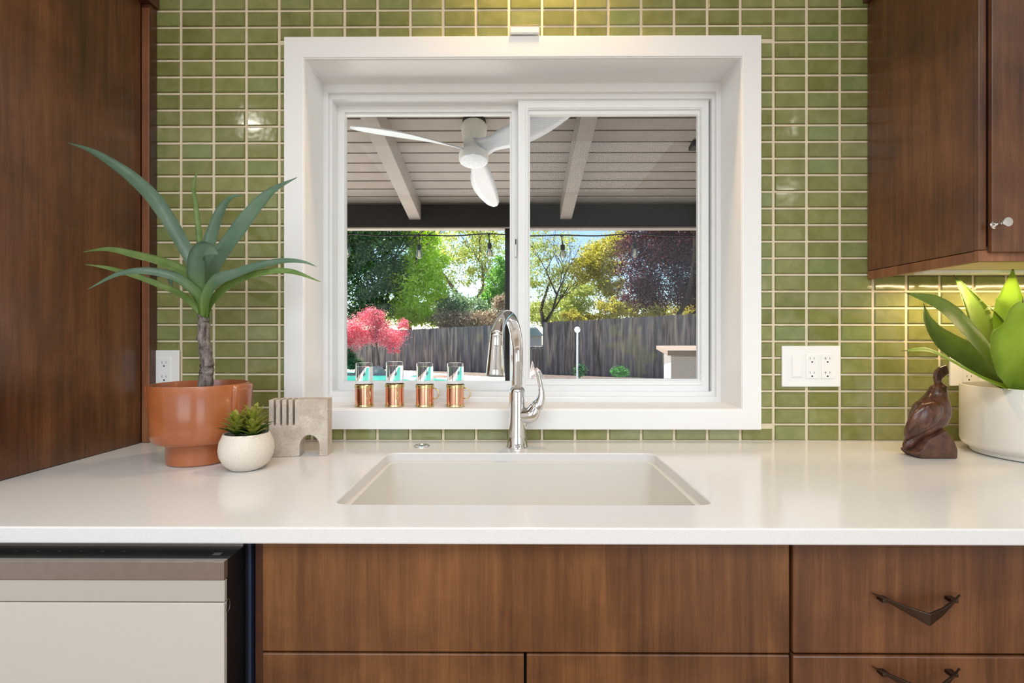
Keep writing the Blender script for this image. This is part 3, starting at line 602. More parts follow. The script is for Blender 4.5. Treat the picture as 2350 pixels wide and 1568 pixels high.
# ------------------------------------------------------------------ terracotta planter with a long-leaved plant
pc = at(460, 1, 1.172); pc.z = CT+.0005
pl = empty('dracaena_plant', pc, 'tall long-leaved plant on a bare woody stem in a terracotta planter', 'potted plant')
pot = lathe('planter', [(.001, 0), (.064, .0), (.0675, .003), (.068, .040), (.069, .044), (.090, .050), (.0955, .056), (.0985, .075), (.1025, .178), (.1015, .1795), (.098, .1795), (.0965, .17), (.094, .08), (.088, .065), (.001, .062)], pc, M['terra'], pl, n=64, cap=False, label='glazed terracotta pot with a narrow foot')
for sx in (-1, 1):
    prof = [(.0000, .178), (.0082, .176), (.0085, .165), (.0075, .13), (.0055, .105), (.001, .088)]; bm = bmesh.new(); rows = []
    for w, z in prof:
        rr = .0985+(z-.075)/.103*.004; row = []
        for k in range(7):
            a = (k-3)*.11; v = Vector((sx*(rr+w)*math.cos(a), (rr+w)*math.sin(a), z)); row.append(bm.verts.new(pc+v))
        row = [bm.verts.new(pc+Vector((sx*(rr-.001)*math.cos(-.36), (rr-.001)*math.sin(-.36), z)))]+row+[bm.verts.new(pc+Vector((sx*(rr-.001)*math.cos(.36), (rr-.001)*math.sin(.36), z)))]; rows.append(row)
    for a, b in zip(rows, rows[1:]):
        for k in range(8): bm.faces.new((a[k], a[k+1], b[k+1], b[k]))
    bmobj('side_lug', bm, M['terra'], pl, smooth=True)
lathe('soil', [(.001, .150), (.0955, .150), (.0955, .147)], pc, M['soil'], pl, n=40, cap=False)
d0 = 1.172
stem = [at(472, 905, d0), at(473, 860, d0), at(476, 840, d0), at(470, 800, d0), at(467, 760, d0), at(468, 728, d0), at(468, 712, d0)]
sp_ = catmull(stem, 7); R_ = [ .0135*(1+.08*math.sin(i*2.3)+.06*math.sin(i*5.1)) * (1.15-.35*i/len(sp_)) for i in range(len(sp_))]
tube('stem', [p+Vector((.0015*math.sin(i*1.7), 0, 0)) for i, p in enumerate(sp_)], R_, M['bark'], pl, n=16)
def cp1(pts, ds): return [at(x/1.913, y/1.913+300, d) for (x, y), d in zip(pts, ds)]
def dl(pts, ds, w, mat, nrm=(0, -.8, .6), cup_=.35): leafblade('leaf', cp1(pts, ds), [v/1.913/F*1.17/2 for v in w], nrm, M[mat], pl, cup_, .0016)
C = d0
dl([(890, 830), (868, 640), (810, 510), (700, 330), (600, 225), (500, 150), (400, 90), (297, 53)], [C, C, C, C-.005, C-.01, C-.02, C-.03, C-.04], [22, 50, 56, 62, 56, 44, 26, 3], 'aloe')
dl([(888, 820), (885, 600), (878, 480), (862, 330), (852, 240), (878, 150)], [C+.01, C+.02, C+.03, C+.04, C+.05, C+.06], [20, 34, 28, 22, 16, 2], 'aloe_light')
dl([(900, 800), (905, 620), (930, 480), (975, 350), (1020, 295), (1070, 287)], [C, C+.02, C+.03, C+.04, C+.05, C+.06], [24, 60, 66, 52, 30, 3], 'aloe')
dl([(900, 820), (915, 670), (960, 560), (1060, 420), (1130, 330), (1200, 262), (1305, 205)], [C, C-.005, C-.01, C-.02, C-.03, C-.03, C-.04], [26, 52, 66, 72, 58, 36, 3], 'aloe', (.3, -.8, .4), .2)
dl([(892, 810), (885, 720), (868, 640), (875, 560), (895, 528), (930, 526), (958, 542)], [C-.01, C-.02, C-.035, C-.05, C-.06, C-.075, C-.085], [30, 52, 84, 88, 80, 46, 4], 'aloe', (0, -1, .15), .25)
dl([(885, 800), (868, 690), (820, 625), (720, 580), (600, 548), (480, 522), (365, 532)], [C+.01, C+.01, C+.015, C+.02, C+.02, C+.01, C], [22, 40, 42, 42, 36, 24, 3], 'aloe_light', (0, -1, .45))
dl([(892, 820), (885, 740), (830, 680), (760, 640), (640, 618), (520, 632), (385, 697)], [C-.01, C-.02, C-.035, C-.05, C-.07, C-.08, C-.09], [24, 42, 42, 40, 34, 24, 3], 'aloe', (0, -1, .4))
dl([(892, 825), (865, 780), (800, 722), (700, 678), (600, 640), (480, 605), (373, 587)], [C, C, C, C-.005, C-.01, C-.01, C-.02], [24, 30, 28, 28, 26, 18, 3], 'aloe_light', (0, -1, .45))
dl([(903, 820), (910, 740), (955, 665), (1040, 630), (1120, 600), (1240, 574), (1330, 577), (1390, 597)], [C-.01, C-.03, C-.05, C-.06, C-.06, C-.05, C-.05, C-.05], [28, 60, 66, 46, 38, 26, 14, 2], 'aloe', (0, -1, .4))
dl([(908, 825), (930, 760), (990, 695), (1080, 645), (1190, 620), (1290, 622), (1410, 665)], [C, C-.02, C-.04, C-.05, C-.05, C-.05, C-.05], [26, 44, 44, 38, 30, 22, 2], 'aloe_light', (0, -1, .4))
dl([(870, 750), (810, 660), (775, 632), (752, 650), (757, 690)], [C+.02, C+.035, C+.05, C+.055, C+.06], [16, 26, 34, 34, 4], 'aloe', (0, -1, .2))
tube('leaf_sheath', [at(468, 722, d0), at(469, 706, d0), at(470, 690, d0)], [.0098, .0108, .010], M['aloe_light'], pl, n=16)
# small succulent in a round speckled pot
sc = at(566, 1, 1.100); sc.z = CT+.0005
su = empty('small_succulent', sc, 'small spiky yellow-green succulent in a round speckled cream pot', 'potted plant')
lathe('pot', [(.001, 0), (.028, 0), (.033, .002), (.046, .014), (.0535, .030), (.0555, .044), (.0535, .060), (.0475, .074), (.0455, .0785), (.0435, .0785), (.043, .074), (.048, .060), (.046, .05), (.001, .05)], sc, M['speckled'], su, n=56, cap=False)
lathe('soil', [(.001, .068), (.0465, .066)], sc, M['soil'], su, n=32, cap=False)
def rosette(cx, cy, zb, hgt, spread, n, k):
    for i in range(n):
        a = i*2.399+k; f = i/n; r = spread*(1-.62*f)*.62; hh = hgt*(.35+.55*f); c0 = sc+Vector((cx*.85, cy*.85, zb+.013+hgt*.30*f)); dv = Vector((math.cos(a), math.sin(a), 0))
        P = [c0, c0+dv*r*.45+Vector((0, 0, hh*.28)), c0+dv*r*.95+Vector((0, 0, hh*.52)), c0+dv*r*1.35+Vector((0, 0, hh*.62))]
        leafblade('leaf', P, [.003, .0060, .0052, .0003], (-dv.x*.5, -dv.y*.5, 1), M['succulent_dark' if f < .22 else 'succulent'], su, .3, .0008, 3)
rosette(-.020, -.008, .058, .072, .056, 30, .3); rosette(.012, .010, .058, .084, .058, 30, 1.1); rosette(.026, -.018, .056, .054, .044, 24, 2.2); rosette(-.018, .018, .058, .056, .044, 18, .9)
# travertine block sculpture
fl = onz(617, 1050, CT); fr_ = onz(752, 1046.5, CT); u = (fr_-fl); Wb = u.length; u.normalize(); nrm_ = Vector((-u.y, u.x, 0)); Hb = .1365
sl = []
outl = [(0, 0), (Wb*.515, 0)]
ax0, ax1 = Wb*.515, Wb*.858; rx = (ax1-ax0)/2
outl += [(ax0, .022)] + [(ax0+rx-rx*math.cos(a), .022+.029*math.sin(a)) for a in [math.pi*i/16 for i in range(1, 16)]] + [(ax1, .022), (ax1, 0), (Wb, 0), (Wb, Hb)]
for xx in (.418, .312, .205, .098)[::1]:
    a, b = xx*Wb+.0025, xx*Wb-.0027; outl += [(a, Hb), (a, Hb-.0600), ((a+b)/2, Hb-.0625), (b, Hb-.0600), (b, Hb)]
outl += [(0, Hb)]
ctr = fl+u*Wb/2+nrm_*.022; ctr.z = CT
prism('stone_block', outl, [], lambda p, q_: fl+u*p+Vector((0, 0, q_+.0004)), nrm_*.044, M['travertine'], None, bevel=.0008)
tag(bpy.data.objects['stone_block'], 'beige travertine block sculpture with four slots and an arched opening', 'sculpture')
# ------------------------------------------------------------------ carved wooden quail
bd = 1.215; S6 = 6.27
def bp_(x, y, d=0.0): return at(2040+x/S6, 820+y/S6, bd+d)
k6 = bd/F/S6
bi = empty('carved_bird', Vector((bp_(560, 1400).x, bp_(560, 1400).y, CT)), 'polished dark wooden quail carving with a fanned crest, perched on a rough base', 'sculpture')
spine = [bp_(222, 1318), bp_(262, 1262), bp_(330, 1190), bp_(410, 1060), bp_(505, 930), bp_(585, 830), bp_(640, 735), bp_(672, 640), bp_(692, 550), bp_(708, 470), bp_(720, 420), bp_(722, 345)]
rad = [v*k6 for v in (30, 62, 84, 152, 218, 245, 232, 186, 142, 116, 98, 22)]
tube('body', catmull(spine, 5), rad, M['ironwood'], bi, n=32, flat=(1, .82, 1))
tube('beak', [bp_(750, 425, -.006), bp_(805, 432, -.008), bp_(862, 446, -.010)], [60*k6, 36*k6, 3*k6], M['ironwood'], bi, n=16, flat=(1, .8, .8))
def shell(name, P, R, off, fl_, mat):
    return tube(name, catmull(P, 6), R, mat, bi, n=24, flat=fl_)
shell('wing', [bp_(262, 1170, -.006), bp_(340, 1060, -.020), bp_(450, 930, -.030), bp_(570, 830, -.034), bp_(690, 760, -.026), bp_(760, 740, -.012)], [v*k6 for v in (45, 115, 165, 168, 130, 30)], 0, (1, .42, 1), M['ironwood'])
for i in range(5): tube('feather_line', catmull([bp_(275+i*6, 1135-i*30+60, -.030), bp_(350+i*6, 1085-i*30+50, -.0385), bp_(440+i*2, 1010-i*22+50, -.044)], 4), 2.2*k6, M['gap'], bi, n=6)
crest = [(690, 385), (672, 280), (690, 200), (745, 145), (835, 110), (850, 150), (868, 235), (820, 270), (765, 315), (755, 385)]
prism('crest', [(x, y) for x, y in crest], [], lambda x, y: bp_(x, y, -.004), Vector((0, .009, 0)), M['ironwood'], bi, bevel=.0015)
for i, (a, b) in enumerate((((700, 330), (815, 135)), ((715, 335), (835, 165)), ((735, 335), (855, 205)))):
    tube('crest_groove', catmull([bp_(*a, -.0045), bp_((a[0]+b[0])/2-25, (a[1]+b[1])/2-22, -.0045), bp_(*b, -.0045)], 4), 2.2*k6, M['gap'], bi, n=6)
base_ = [(248, 1352), (330, 1300), (430, 1150), (560, 1085), (700, 1010), (760, 1090), (830, 1190), (872, 1300), (866, 1450), (480, 1447), (330, 1395)]
bm = bmesh.new(); lo = []
for dd, sc_ in ((-.028, .92), (-.018, 1.0), (.018, 1.0), (.03, .86)):
    cx_, cy_ = 580, 1300; lo.append([bm.verts.new(bp_(cx_+(x-cx_)*sc_, (1440 if y > 1380 else cy_+(y-cy_)*sc_), 0)+Vector((0, dd, 0))) for x, y in base_])
for a, b in zip(lo, lo[1:]):
    for i in range(len(a)): bm.faces.new((a[i], a[(i+1) % len(a)], b[(i+1) % len(a)], b[i]))
bm.faces.new(lo[0]); bm.faces.new(lo[-1][::-1])
for v in bm.verts:
    if v.co.z < CT+.012: v.co.z = CT+.0006
b_ = bmobj('base', bm, M['ironwood_rough'], bi, bevel=.003, label='rough carved base')
# ------------------------------------------------------------------ large agave in a white pot
gc = at(2384, 1, 1.215); gc.z = CT+.0005
ag = empty('large_agave', gc, 'large green agave with toothed leaves in a wide white pot at the right', 'potted plant')
lathe('pot', [(.001, 0), (.118, 0), (.124, .002), (.126, .010), (.137, .017), (.1425, .024), (.1445, .032), (.1445, .166), (.1435, .1675), (.139, .1675), (.138, .16), (.138, .12), (.001, .12)], gc, M['ceramic'], ag, n=72, cap=False)
lathe('soil', [(.001, .148), (.1375, .147)], gc, M['soil'], ag, n=48, cap=False)
def c7(pts, ds): return [at(1740+x/2.903, 560+y/2.903, d) for (x, y), d in zip(pts, ds)]
def al(pts, ds, w, mat, nrm=(0, -1, .3), cup_=.22, te=.0028):
    P = c7(pts, ds); o = leafblade('leaf', P, [v/2.903/F*ds[0]/2 for v in w], nrm, M[mat], ag, cup_, .004, n=7, teeth=te)
    t = (P[-1]-P[-2]).normalized(); tube('spine', [P[-1]-t*.006, P[-1]+t*.009], [.0013, .0002], M['agave_tip'], o, n=6)
G = 1.2
al([(1760, 990), (1640, 880), (1480, 700), (1320, 520), (1180, 400), (990, 328)], [G, G-.02, G-.04, G-.06, G-.07, G-.07], [110, 150, 215, 215, 130, 3], 'agave', (.3, -.9, .5))
al([(1740, 990), (1560, 860), (1380, 740), (1220, 640), (1130, 520), (1105, 410)], [G+.03, G+.03, G+.03, G+.03, G+.04, G+.05], [100, 160, 175, 150, 85, 3], 'agave', (.2, -1, .1))
al([(1730, 985), (1560, 930), (1400, 850), (1240, 760), (1120, 710), (975, 712)], [G-.02, G-.05, G-.07, G-.08, G-.08, G-.08], [90, 88, 84, 74, 56, 3], 'agave_light', (.2, -.5, .85))
al([(1720, 960), (1580, 760), (1500, 600), (1440, 440), (1380, 330), (1305, 210)], [G+.06, G+.08, G+.09, G+.1, G+.11, G+.12], [120, 190, 210, 165, 85, 3], 'agave', (.1, -1, 0))
al([(1760, 960), (1660, 700), (1650, 500), (1660, 400), (1680, 290), (1697, 165)], [G+.03, G+.04, G+.04, G+.05, G+.05, G+.06], [120, 200, 220, 205, 110, 3], 'agave_light', (0, -1, 0))
al([(1790, 1000), (1765, 870), (1745, 740), (1742, 620), (1748, 520), (1756, 440), (1764, 374)], [G, G-.03, G-.06, G-.08, G-.09, G-.10, G-.10], [140, 290, 425, 430, 320, 165, 3], 'agave_light', (-.1, -1, .2), .12)
for a, el, ln in ((20, 55, .30), (-20, 40, .28), (60, 65, .30), (100, 50, .30), (-60, 50, .28), (150, 60, .26), (80, 30, .30), (5, 20, .26)):
    a = math.radians(a); el = math.radians(el); dv = Vector((math.cos(a)*math.cos(el), math.sin(a)*math.cos(el)*.5, math.sin(el))); c0 = gc+Vector((.03, 0, .15))+Vector((dv.x, dv.y, 0))*.02
    P = [c0, c0+dv*ln*.3, c0+dv*ln*.6+Vector((0, 0, .01)), c0+dv*ln*.85, c0+dv*ln+Vector((0, 0, -.01))]
    leafblade('leaf', P, [.022, .034, .042, .028, .001], (-dv.x*.6, -dv.y-.3, .6), M['agave' if a > 1 else 'agave_light'], ag, .22, .004, n=5, teeth=.0028)
# ================================================================== OUTSIDE
GZ = H-1.45; PZ = H-1.36
tag(box('ground', -60, 60, .24, 90, GZ-.3, GZ, M['gravel'], bevel=0), kind='structure')
# pool deck with the pool cut in it
pfar = [onz(700, 847.5, GZ), onz(795, 855, GZ), onz(900, 861, GZ), onz(985, 866, GZ), onz(1045, 875.5, GZ)]
poolp = [(p.x, p.y) for p in pfar]+[(-1.6, 9), (-14, 9), (-14, 18.5)]
deckp = [(-24, .3), (24, .3), (24, 12.0), (8, 13.2), (onz(1300, 874, GZ).x, onz(1300, 874, GZ).y), (onz(1100, 866, GZ).x, onz(1100, 866, GZ).y), (onz(1000, 858, GZ).x, onz(1000, 858, GZ).y), (onz(900, 851, GZ).x, onz(900, 851, GZ).y), (onz(795, 847, GZ).x, onz(795, 847, GZ).y), (-24, 21)]
dk = prism('pool_deck', deckp, [poolp], lambda u_, v_: Vector((u_, v_, GZ+.03)), Vector((0, 0, -.029)), M['concrete'], bevel=0); tag(dk, kind='structure')
prism('swimming_pool', poolp, [], lambda u_, v_: Vector((u_, v_, GZ+.012)), Vector((0, 0, -.010)), M['water'], bevel=0); tag(bpy.data.objects['swimming_pool'], 'turquoise swimming pool beyond the patio, seen at the left through the window', 'pool')
# patio cover
SL = .2014
def roofz(y): return (H+1.20)+(4.5-(y+D))*SL
pv = empty('patio_cover', (0, 3.1, PZ), 'sloping board patio roof with rafters, brown beam and post outside the window', 'patio roof')
bl = .134; tcos = math.cos(math.atan(SL)); y = 3.20
yb = 4.60-D
n = 0; ys = yb+.20
while ys-bl > .26:
    bm = bmesh.new(); y1 = ys-.016; y0 = ys-bl
    v = []
    for x in (-6, 6):
        for (yy, dz) in ((y0, 0), (y1, 0), (y1, .025), (y0, .025)): v.append(bm.verts.new((x, yy, roofz(yy)+dz)))
    for f in ((0,1,2,3), (7,6,5,4), (0,4,5,1), (1,5,6,2), (2,6,7,3), (3,7,4,0)): bm.faces.new([v[i] for i in f])
    bmobj('board', bm, M['taupe'], pv); ys -= bl*1.0
bm = bmesh.new(); v = [bm.verts.new((x, yy, roofz(yy)+dz)) for x in (-6.1, 6.1) for (yy, dz) in ((.25, .026), (yb+.35, .026), (yb+.35, .12), (.25, .12))]
for f in ((0,1,2,3), (7,6,5,4), (0,4,5,1), (1,5,6,2), (2,6,7,3), (3,7,4,0)): bm.faces.new([v[i] for i in f])
bmobj('roof_deck', bm, M['groove'], pv)
yb0 = 4.50-D
for xc in (.452-1.345*3, .452-1.345*2, .452-1.345, .452, .452+1.345, .452+2.69):
    bm = bmesh.new(); v = [bm.verts.new((x, yy, roofz(yy)+dz)) for x in (xc-.052, xc+.052) for (yy, dz) in ((.26, -.155), (yb0-.0, -.155), (yb0-.0, -.001), (.26, -.001))]
    for f in ((0,1,2,3), (7,6,5,4), (0,4,5,1), (1,5,6,2), (2,6,7,3), (3,7,4,0)): bm.faces.new([v[i] for i in f])
    bmobj('rafter', bm, M['taupe'], pv, bevel=.004)
zb0 = H+(HZ-521)/F*4.5; zb1 = roofz(yb0)-.001
box('beam', -6, 6, yb0+.001, yb0+.09, zb0, zb1-.02, M['brown_beam'], pv, .003, label='dark brown cross beam')
box('beam_strip', -6, 6, yb0-.006, yb0+.095, zb0-.014, zb0-.001, M['taupe'], pv, .001)
px0 = at(1159, 1, 4.53).x; box('post', px0, px0+.14, yb0+.001, yb0+.09, PZ, zb0-.0145, M['brown_beam'], pv, .003, label='dark brown square post')
box('post', px0-4.2, px0-4.06, yb0+.001, yb0+.09, PZ, zb0-.0145, M['brown_beam'], pv, .003); box('post', px0+4.2, px0+4.34, yb0+.001, yb0+.09, PZ, zb0-.0145, M['brown_beam'], pv, .003)
tag(box('patio_slab', -6.5, 6.5, .245, 4.6, GZ+.031, PZ-.001, M['concrete'], bevel=0), kind='structure')
sp = at(1603, 330, 3.6); spk = empty('patio_speaker', sp, 'small dark box hung under the patio roof at the upper right of the window', 'speaker')
box('housing', sp.x-.055, sp.x+.12, sp.y-.05, sp.y+.05, sp.z-.035, sp.z+.02, M['brown_beam'], spk, .004)
tube('bracket', [sp+Vector((.03, 0, .018)), Vector((sp.x+.03, sp.y, roofz(sp.y)-.002))], .012, M['brown_beam'], spk, n=8)
# ceiling fan, parallel to the sloped roof
hub = at(1087, 352, 3.30); TL = Matrix.Rotation(-math.atan(SL), 3, 'X')
fn = empty('ceiling_fan', hub, 'white three-blade ceiling fan under the patio roof, outside the window', 'ceiling fan')
top = (hub.z, roofz(hub.y))
cz_ = roofz(hub.y)-hub.z
lathe('mounting_plate', [(.075, cz_+.012), (.078, cz_-.02), (.07, cz_-.03)], hub, M['brown_beam'], fn, n=32, axis=TL)
lathe('motor_housing', [(.05, cz_-.028), (.078, cz_-.034), (.086, cz_-.05), (.084, cz_-.075), (.066, .06), (.060, .035), (.062, .01)], hub, M['fangrey'], fn, n=40, axis=TL)
lathe('light_kit', [(.06, .015), (.094, -.005), (.097, -.02), (.097, -.05), (.092, -.057)], hub, M['fangrey'], fn, n=48, axis=TL)
lathe('light_diffuser', [(.092, -.052), (.088, -.060), (.05, -.066), (.001, -.068)], hub, M['diffuser'], fn, n=48, cap=False, axis=TL)
for ang in (201, 81, 321):
    a = math.radians(ang); bm = bmesh.new(); rows = []; NS = 16
    for i in range(NS+1):
        s_ = i/NS; r = .05+.725*s_
        w = [ .075, .060, .052, .056, .066, .075, .080, .083, .084, .083, .080, .076, .071, .064, .056, .046, .020 ][i]
        tw_ = -math.radians(24*(1-s_)**1.6+13); off = .028*math.sin(s_*math.pi*.9)
        row = []
        for sd_, th_ in ((-1, 0), (-.5, .007), (.5, .007), (1, 0), (.5, -.007), (-.5, -.007)):
            loc = Vector((r, off+sd_*w*math.cos(tw_), sd_*w*math.sin(tw_)+th_*(1-.5*s_)+.018*(1-s_)))
            loc = Matrix.Rotation(a, 3, 'Z') @ loc; row.append(bm.verts.new(hub+TL @ loc))
        rows.append(row)
    for A_, B_ in zip(rows, rows[1:]):
        for k in range(6): bm.faces.new((A_[k], A_[(k+1) % 6], B_[(k+1) % 6], B_[k]))
    bm.faces.new(rows[0]); bm.faces.new(rows[-1][::-1]); bmobj('blade', bm, M['fanwhite'], fn, smooth=True)
# string lights along the beam
ds = 4.66
sg_ = empty('string_lights', at(1122, 541, ds), 'black string light cable with hanging clear bulbs along the patio beam', 'string lights')
bx = [470, 634, 798, 962, 1122, 1289, 1453, 1617, 1780]; zz = {}
pts = []
for i, x in enumerate(bx):
    pts.append(at(x, 537+(3 if i % 2 else 0), ds))
    if i < len(bx)-1: pts.append(at((x+bx[i+1])/2, 541.5, ds))
tube('cable', catmull(pts, 5), .0065, M['bulb_socket'], sg_, n=6)
for i, x in enumerate(bx):
    p = at(x, 538+(3 if i % 2 else 0), ds); lean = (random.uniform(-.01, .03))
    q_ = p+Vector((lean, 0, -.085))
    bm = bmesh.new(); tube_bm(bm, [p, p+Vector((lean*.3, 0, -.04)), q_], .005, 6); lathe_bm(bm, [(.006, 0), (.018, -.006), (.021, -.02), (.021, -.05), (.016, -.055)], q_+Vector((0, 0, .005)), 14); lathe_bm(bm, [(.014, .006), (.014, -.008)], p, 10)
    s_ = bmobj('socket', bm, M['bulb_socket'], sg_, smooth=True); lathe('bulb', [(.011, -.048), (.02, -.062), (.029, -.085), (.029, -.102), (.02, -.122), (.001, -.130)], q_, M['bulb'], s_, n=18, cap=False)
    tube('filament', [q_+Vector((0, 0, -.05)), q_+Vector((0, 0, -.108))], .011, M['filament'], s_, n=6)
# garden fence
fA = onz(690, 842, GZ); fB = onz(1700, 874, GZ); fA = fA+(fA-fB)*.35; fB = fB+(fB-fA)*.12
fe = empty('garden_fence', (fA+fB)/2, 'weathered grey vertical-board fence at the back of the garden', 'fence')
nb = min(298, int((fB-fA).length/.142)); ud = (fB-fA).normalized(); nd = Vector((-ud.y, ud.x, 0))
def ptop(px): return 757 if px < 940 else 757-(px-940)*(37/657)
for i in range(nb):
    c = fA+ud*(i+.5)*.142; v = c-Vector((0, -D, H)); dep = v.dot(FW); px = 1175+v.dot(RT)/dep*F
    if 1196 < px < 1247: zt_ = H+(HZ-800)/F*dep
    else: zt_ = H+(HZ-ptop(px))/F*dep
    zt_ += random.uniform(-.02, .02); hw = .0704; bm = bmesh.new(); th_ = random.uniform(0, .012)
    ov = [(-hw, GZ), (hw, GZ), (hw, zt_-.03), (hw-.03, zt_), (-hw+.03, zt_), (-hw, zt_-.03)]
    A_ = [bm.verts.new(Vector((c.x, c.y, 0))+ud*u_+nd*(-th_)+Vector((0, 0, z_))) for u_, z_ in ov]; B_ = [bm.verts.new(q.co+nd*.02) for q in A_]
    bm.faces.new(A_); bm.faces.new(B_[::-1])
    for k in range(6): bm.faces.new((A_[k], A_[(k+1) % 6], B_[(k+1) % 6], B_[k]))
    bmobj('board', bm, M['fence'], fe)
zr = GZ+.4
for z_ in (GZ+.35, GZ+1.05):
    bm = bmesh.new(); tube_bm(bm, [fA+nd*.06+Vector((0, 0, z_-GZ)), fB+nd*.06+Vector((0, 0, z_-GZ))], .045, 4); bmobj('rail', bm, M['fence'], fe)
# neighbour's garage behind the low stretch of fence
h0 = at(1150, 1, 30); hs = empty('neighbour_garage', (h0.x, h0.y, GZ), 'white garage with a pale grey roof beyond the low stretch of fence', 'building')
ga = at(1165, 771, 30); gb = at(1247, 771, 30); box('wall', ga.x-2, gb.x-.1, ga.y, ga.y+4, GZ, ga.z, plain('siding', (240, 244, 248), .8), hs, 0)
bm = bmesh.new(); rz0 = ga.z; rz1 = at(1200, 742, 30).z
v = [bm.verts.new(p) for p in ((ga.x-2.4, ga.y-.4, rz0), (gb.x, ga.y-.4, rz0), (gb.x-.5, ga.y+2, rz1), (ga.x-2.0, ga.y+2, rz1), (gb.x, ga.y+4.4, rz0), (ga.x-2.4, ga.y+4.4, rz0))]
for f in ((0,1,2,3), (3,2,4,5), (0,3,5), (1,4,2), (0,5,4,1)): bm.faces.new([v[i] for i in f])
bmobj('roof', bm, M['shingle'], hs)
# globe garden lamp
dgl = 15.5; gp = at(1325, 757, dgl); gl = empty('globe_lamp', (gp.x, gp.y, GZ), 'white globe lamp on a slim white post in front of the fence', 'garden lamp')
lathe('post', [(.05, 0), (.045, .02), (.03, .04), (.028, gp.z-GZ-.08)], (gp.x, gp.y, GZ), plain('lamp_post_white', (218, 222, 226), .6), gl, n=14)
lathe('globe', [(.001, -.095)]+[(.095*math.cos(math.radians(a)), .095*math.sin(math.radians(a))) for a in range(-75, 90, 15)]+[(.001, .095)], gp, M['fanwhite'], gl, n=24, cap=False)
# outdoor stucco counter at the right
tz = H-.135; i0 = onz(1532, 804, tz); i1 = onz(1506, 793.5, tz)
ic = empty('outdoor_counter', (i0.x+.6, i0.y+.6, PZ), 'stucco outdoor counter with a pale stone top at the lower right of the window', 'outdoor counter')
tp = [(i0.x, i0.y), (i0.x+1.8, i0.y), (i0.x+2.2, i1.y), (i1.x, i1.y)]
prism('stone_top', tp, [], lambda u_, v_: Vector((u_, v_, tz)), Vector((0, 0, -.055)), M['stone_cap'], ic, bevel=.005)
bq = [(tp[0][0]+.05, tp[0][1]+.06), (tp[1][0], tp[0][1]+.06), (tp[2][0], tp[2][1]-.05), (tp[3][0]+.10, tp[3][1]-.05)]
prism('stucco_base', bq, [], lambda u_, v_: Vector((u_, v_, GZ+.03)), Vector((0, 0, tz-.056-GZ-.03)), M['stucco'], ic, bevel=.01)
# ------------------------------------------------------------------ rocks
def rock(name, px, py, d, w, h, mat, label, seed, cat='rock'):
    rng = random.Random(seed); p = at(px, py, d); bm = bmesh.new(); bmesh.ops.create_icosphere(bm, subdivisions=3, radius=1)
    dirs = [(Vector((rng.uniform(-1, 1), rng.uniform(-1, 1), rng.uniform(-.6, 1))).normalized(), rng.uniform(.55, .9)) for _ in range(16)]
    for v in bm.verts:
        for dv, k in dirs:
            e = v.co.dot(dv)-k
            if e > 0: v.co -= dv*e
        v.co *= 1+.22*mnoise.noise(v.co*3+Vector((seed, 0, 0)))+.12*mnoise.noise(v.co*8)
        v.co = Vector((v.co.x*w/2, v.co.y*w/2*.8, v.co.z*h))
        if v.co.z < 0: v.co.z *= .1
        v.co += Vector((p.x, p.y, GZ+.005))
    o = bmobj(name, bm, mat); tag(o, label, cat, 'garden rocks'); return o
rock('boulder', 868, 850, 19.2, 1.0, .42, M['rock'], 'grey boulder at the foot of the pink tree', 1); rock('boulder', 845, 850, 19.5, .5, .22, M['rock'], 'small grey boulder left of the large one by the pink tree', 2)
rock('boulder', 948, 850, 18.6, .9, .18, M['rock_pink'], 'flat pale stone beyond the pool, above the gap between the second and third cups', 3); rock('boulder', 1012, 850, 17.8, 1.1, .11, plain('rust_stone', (140, 96, 84), .9), 'low reddish stone at the fence foot, above the third cup', 4)
rock('boulder', 1238, 868, 14.0, .74, .60, M['rock_pink'], 'tall craggy pale pinkish rock beside the faucet lever', 5); rock('boulder', 1222, 868, 14.4, .34, .88, M['rock_pink'], 'narrow upright pale rock behind the craggy one', 9); rock('boulder', 1258, 868, 13.6, .34, .36, M['rock_pink'], 'smaller pale rock at the right of the craggy one', 6)
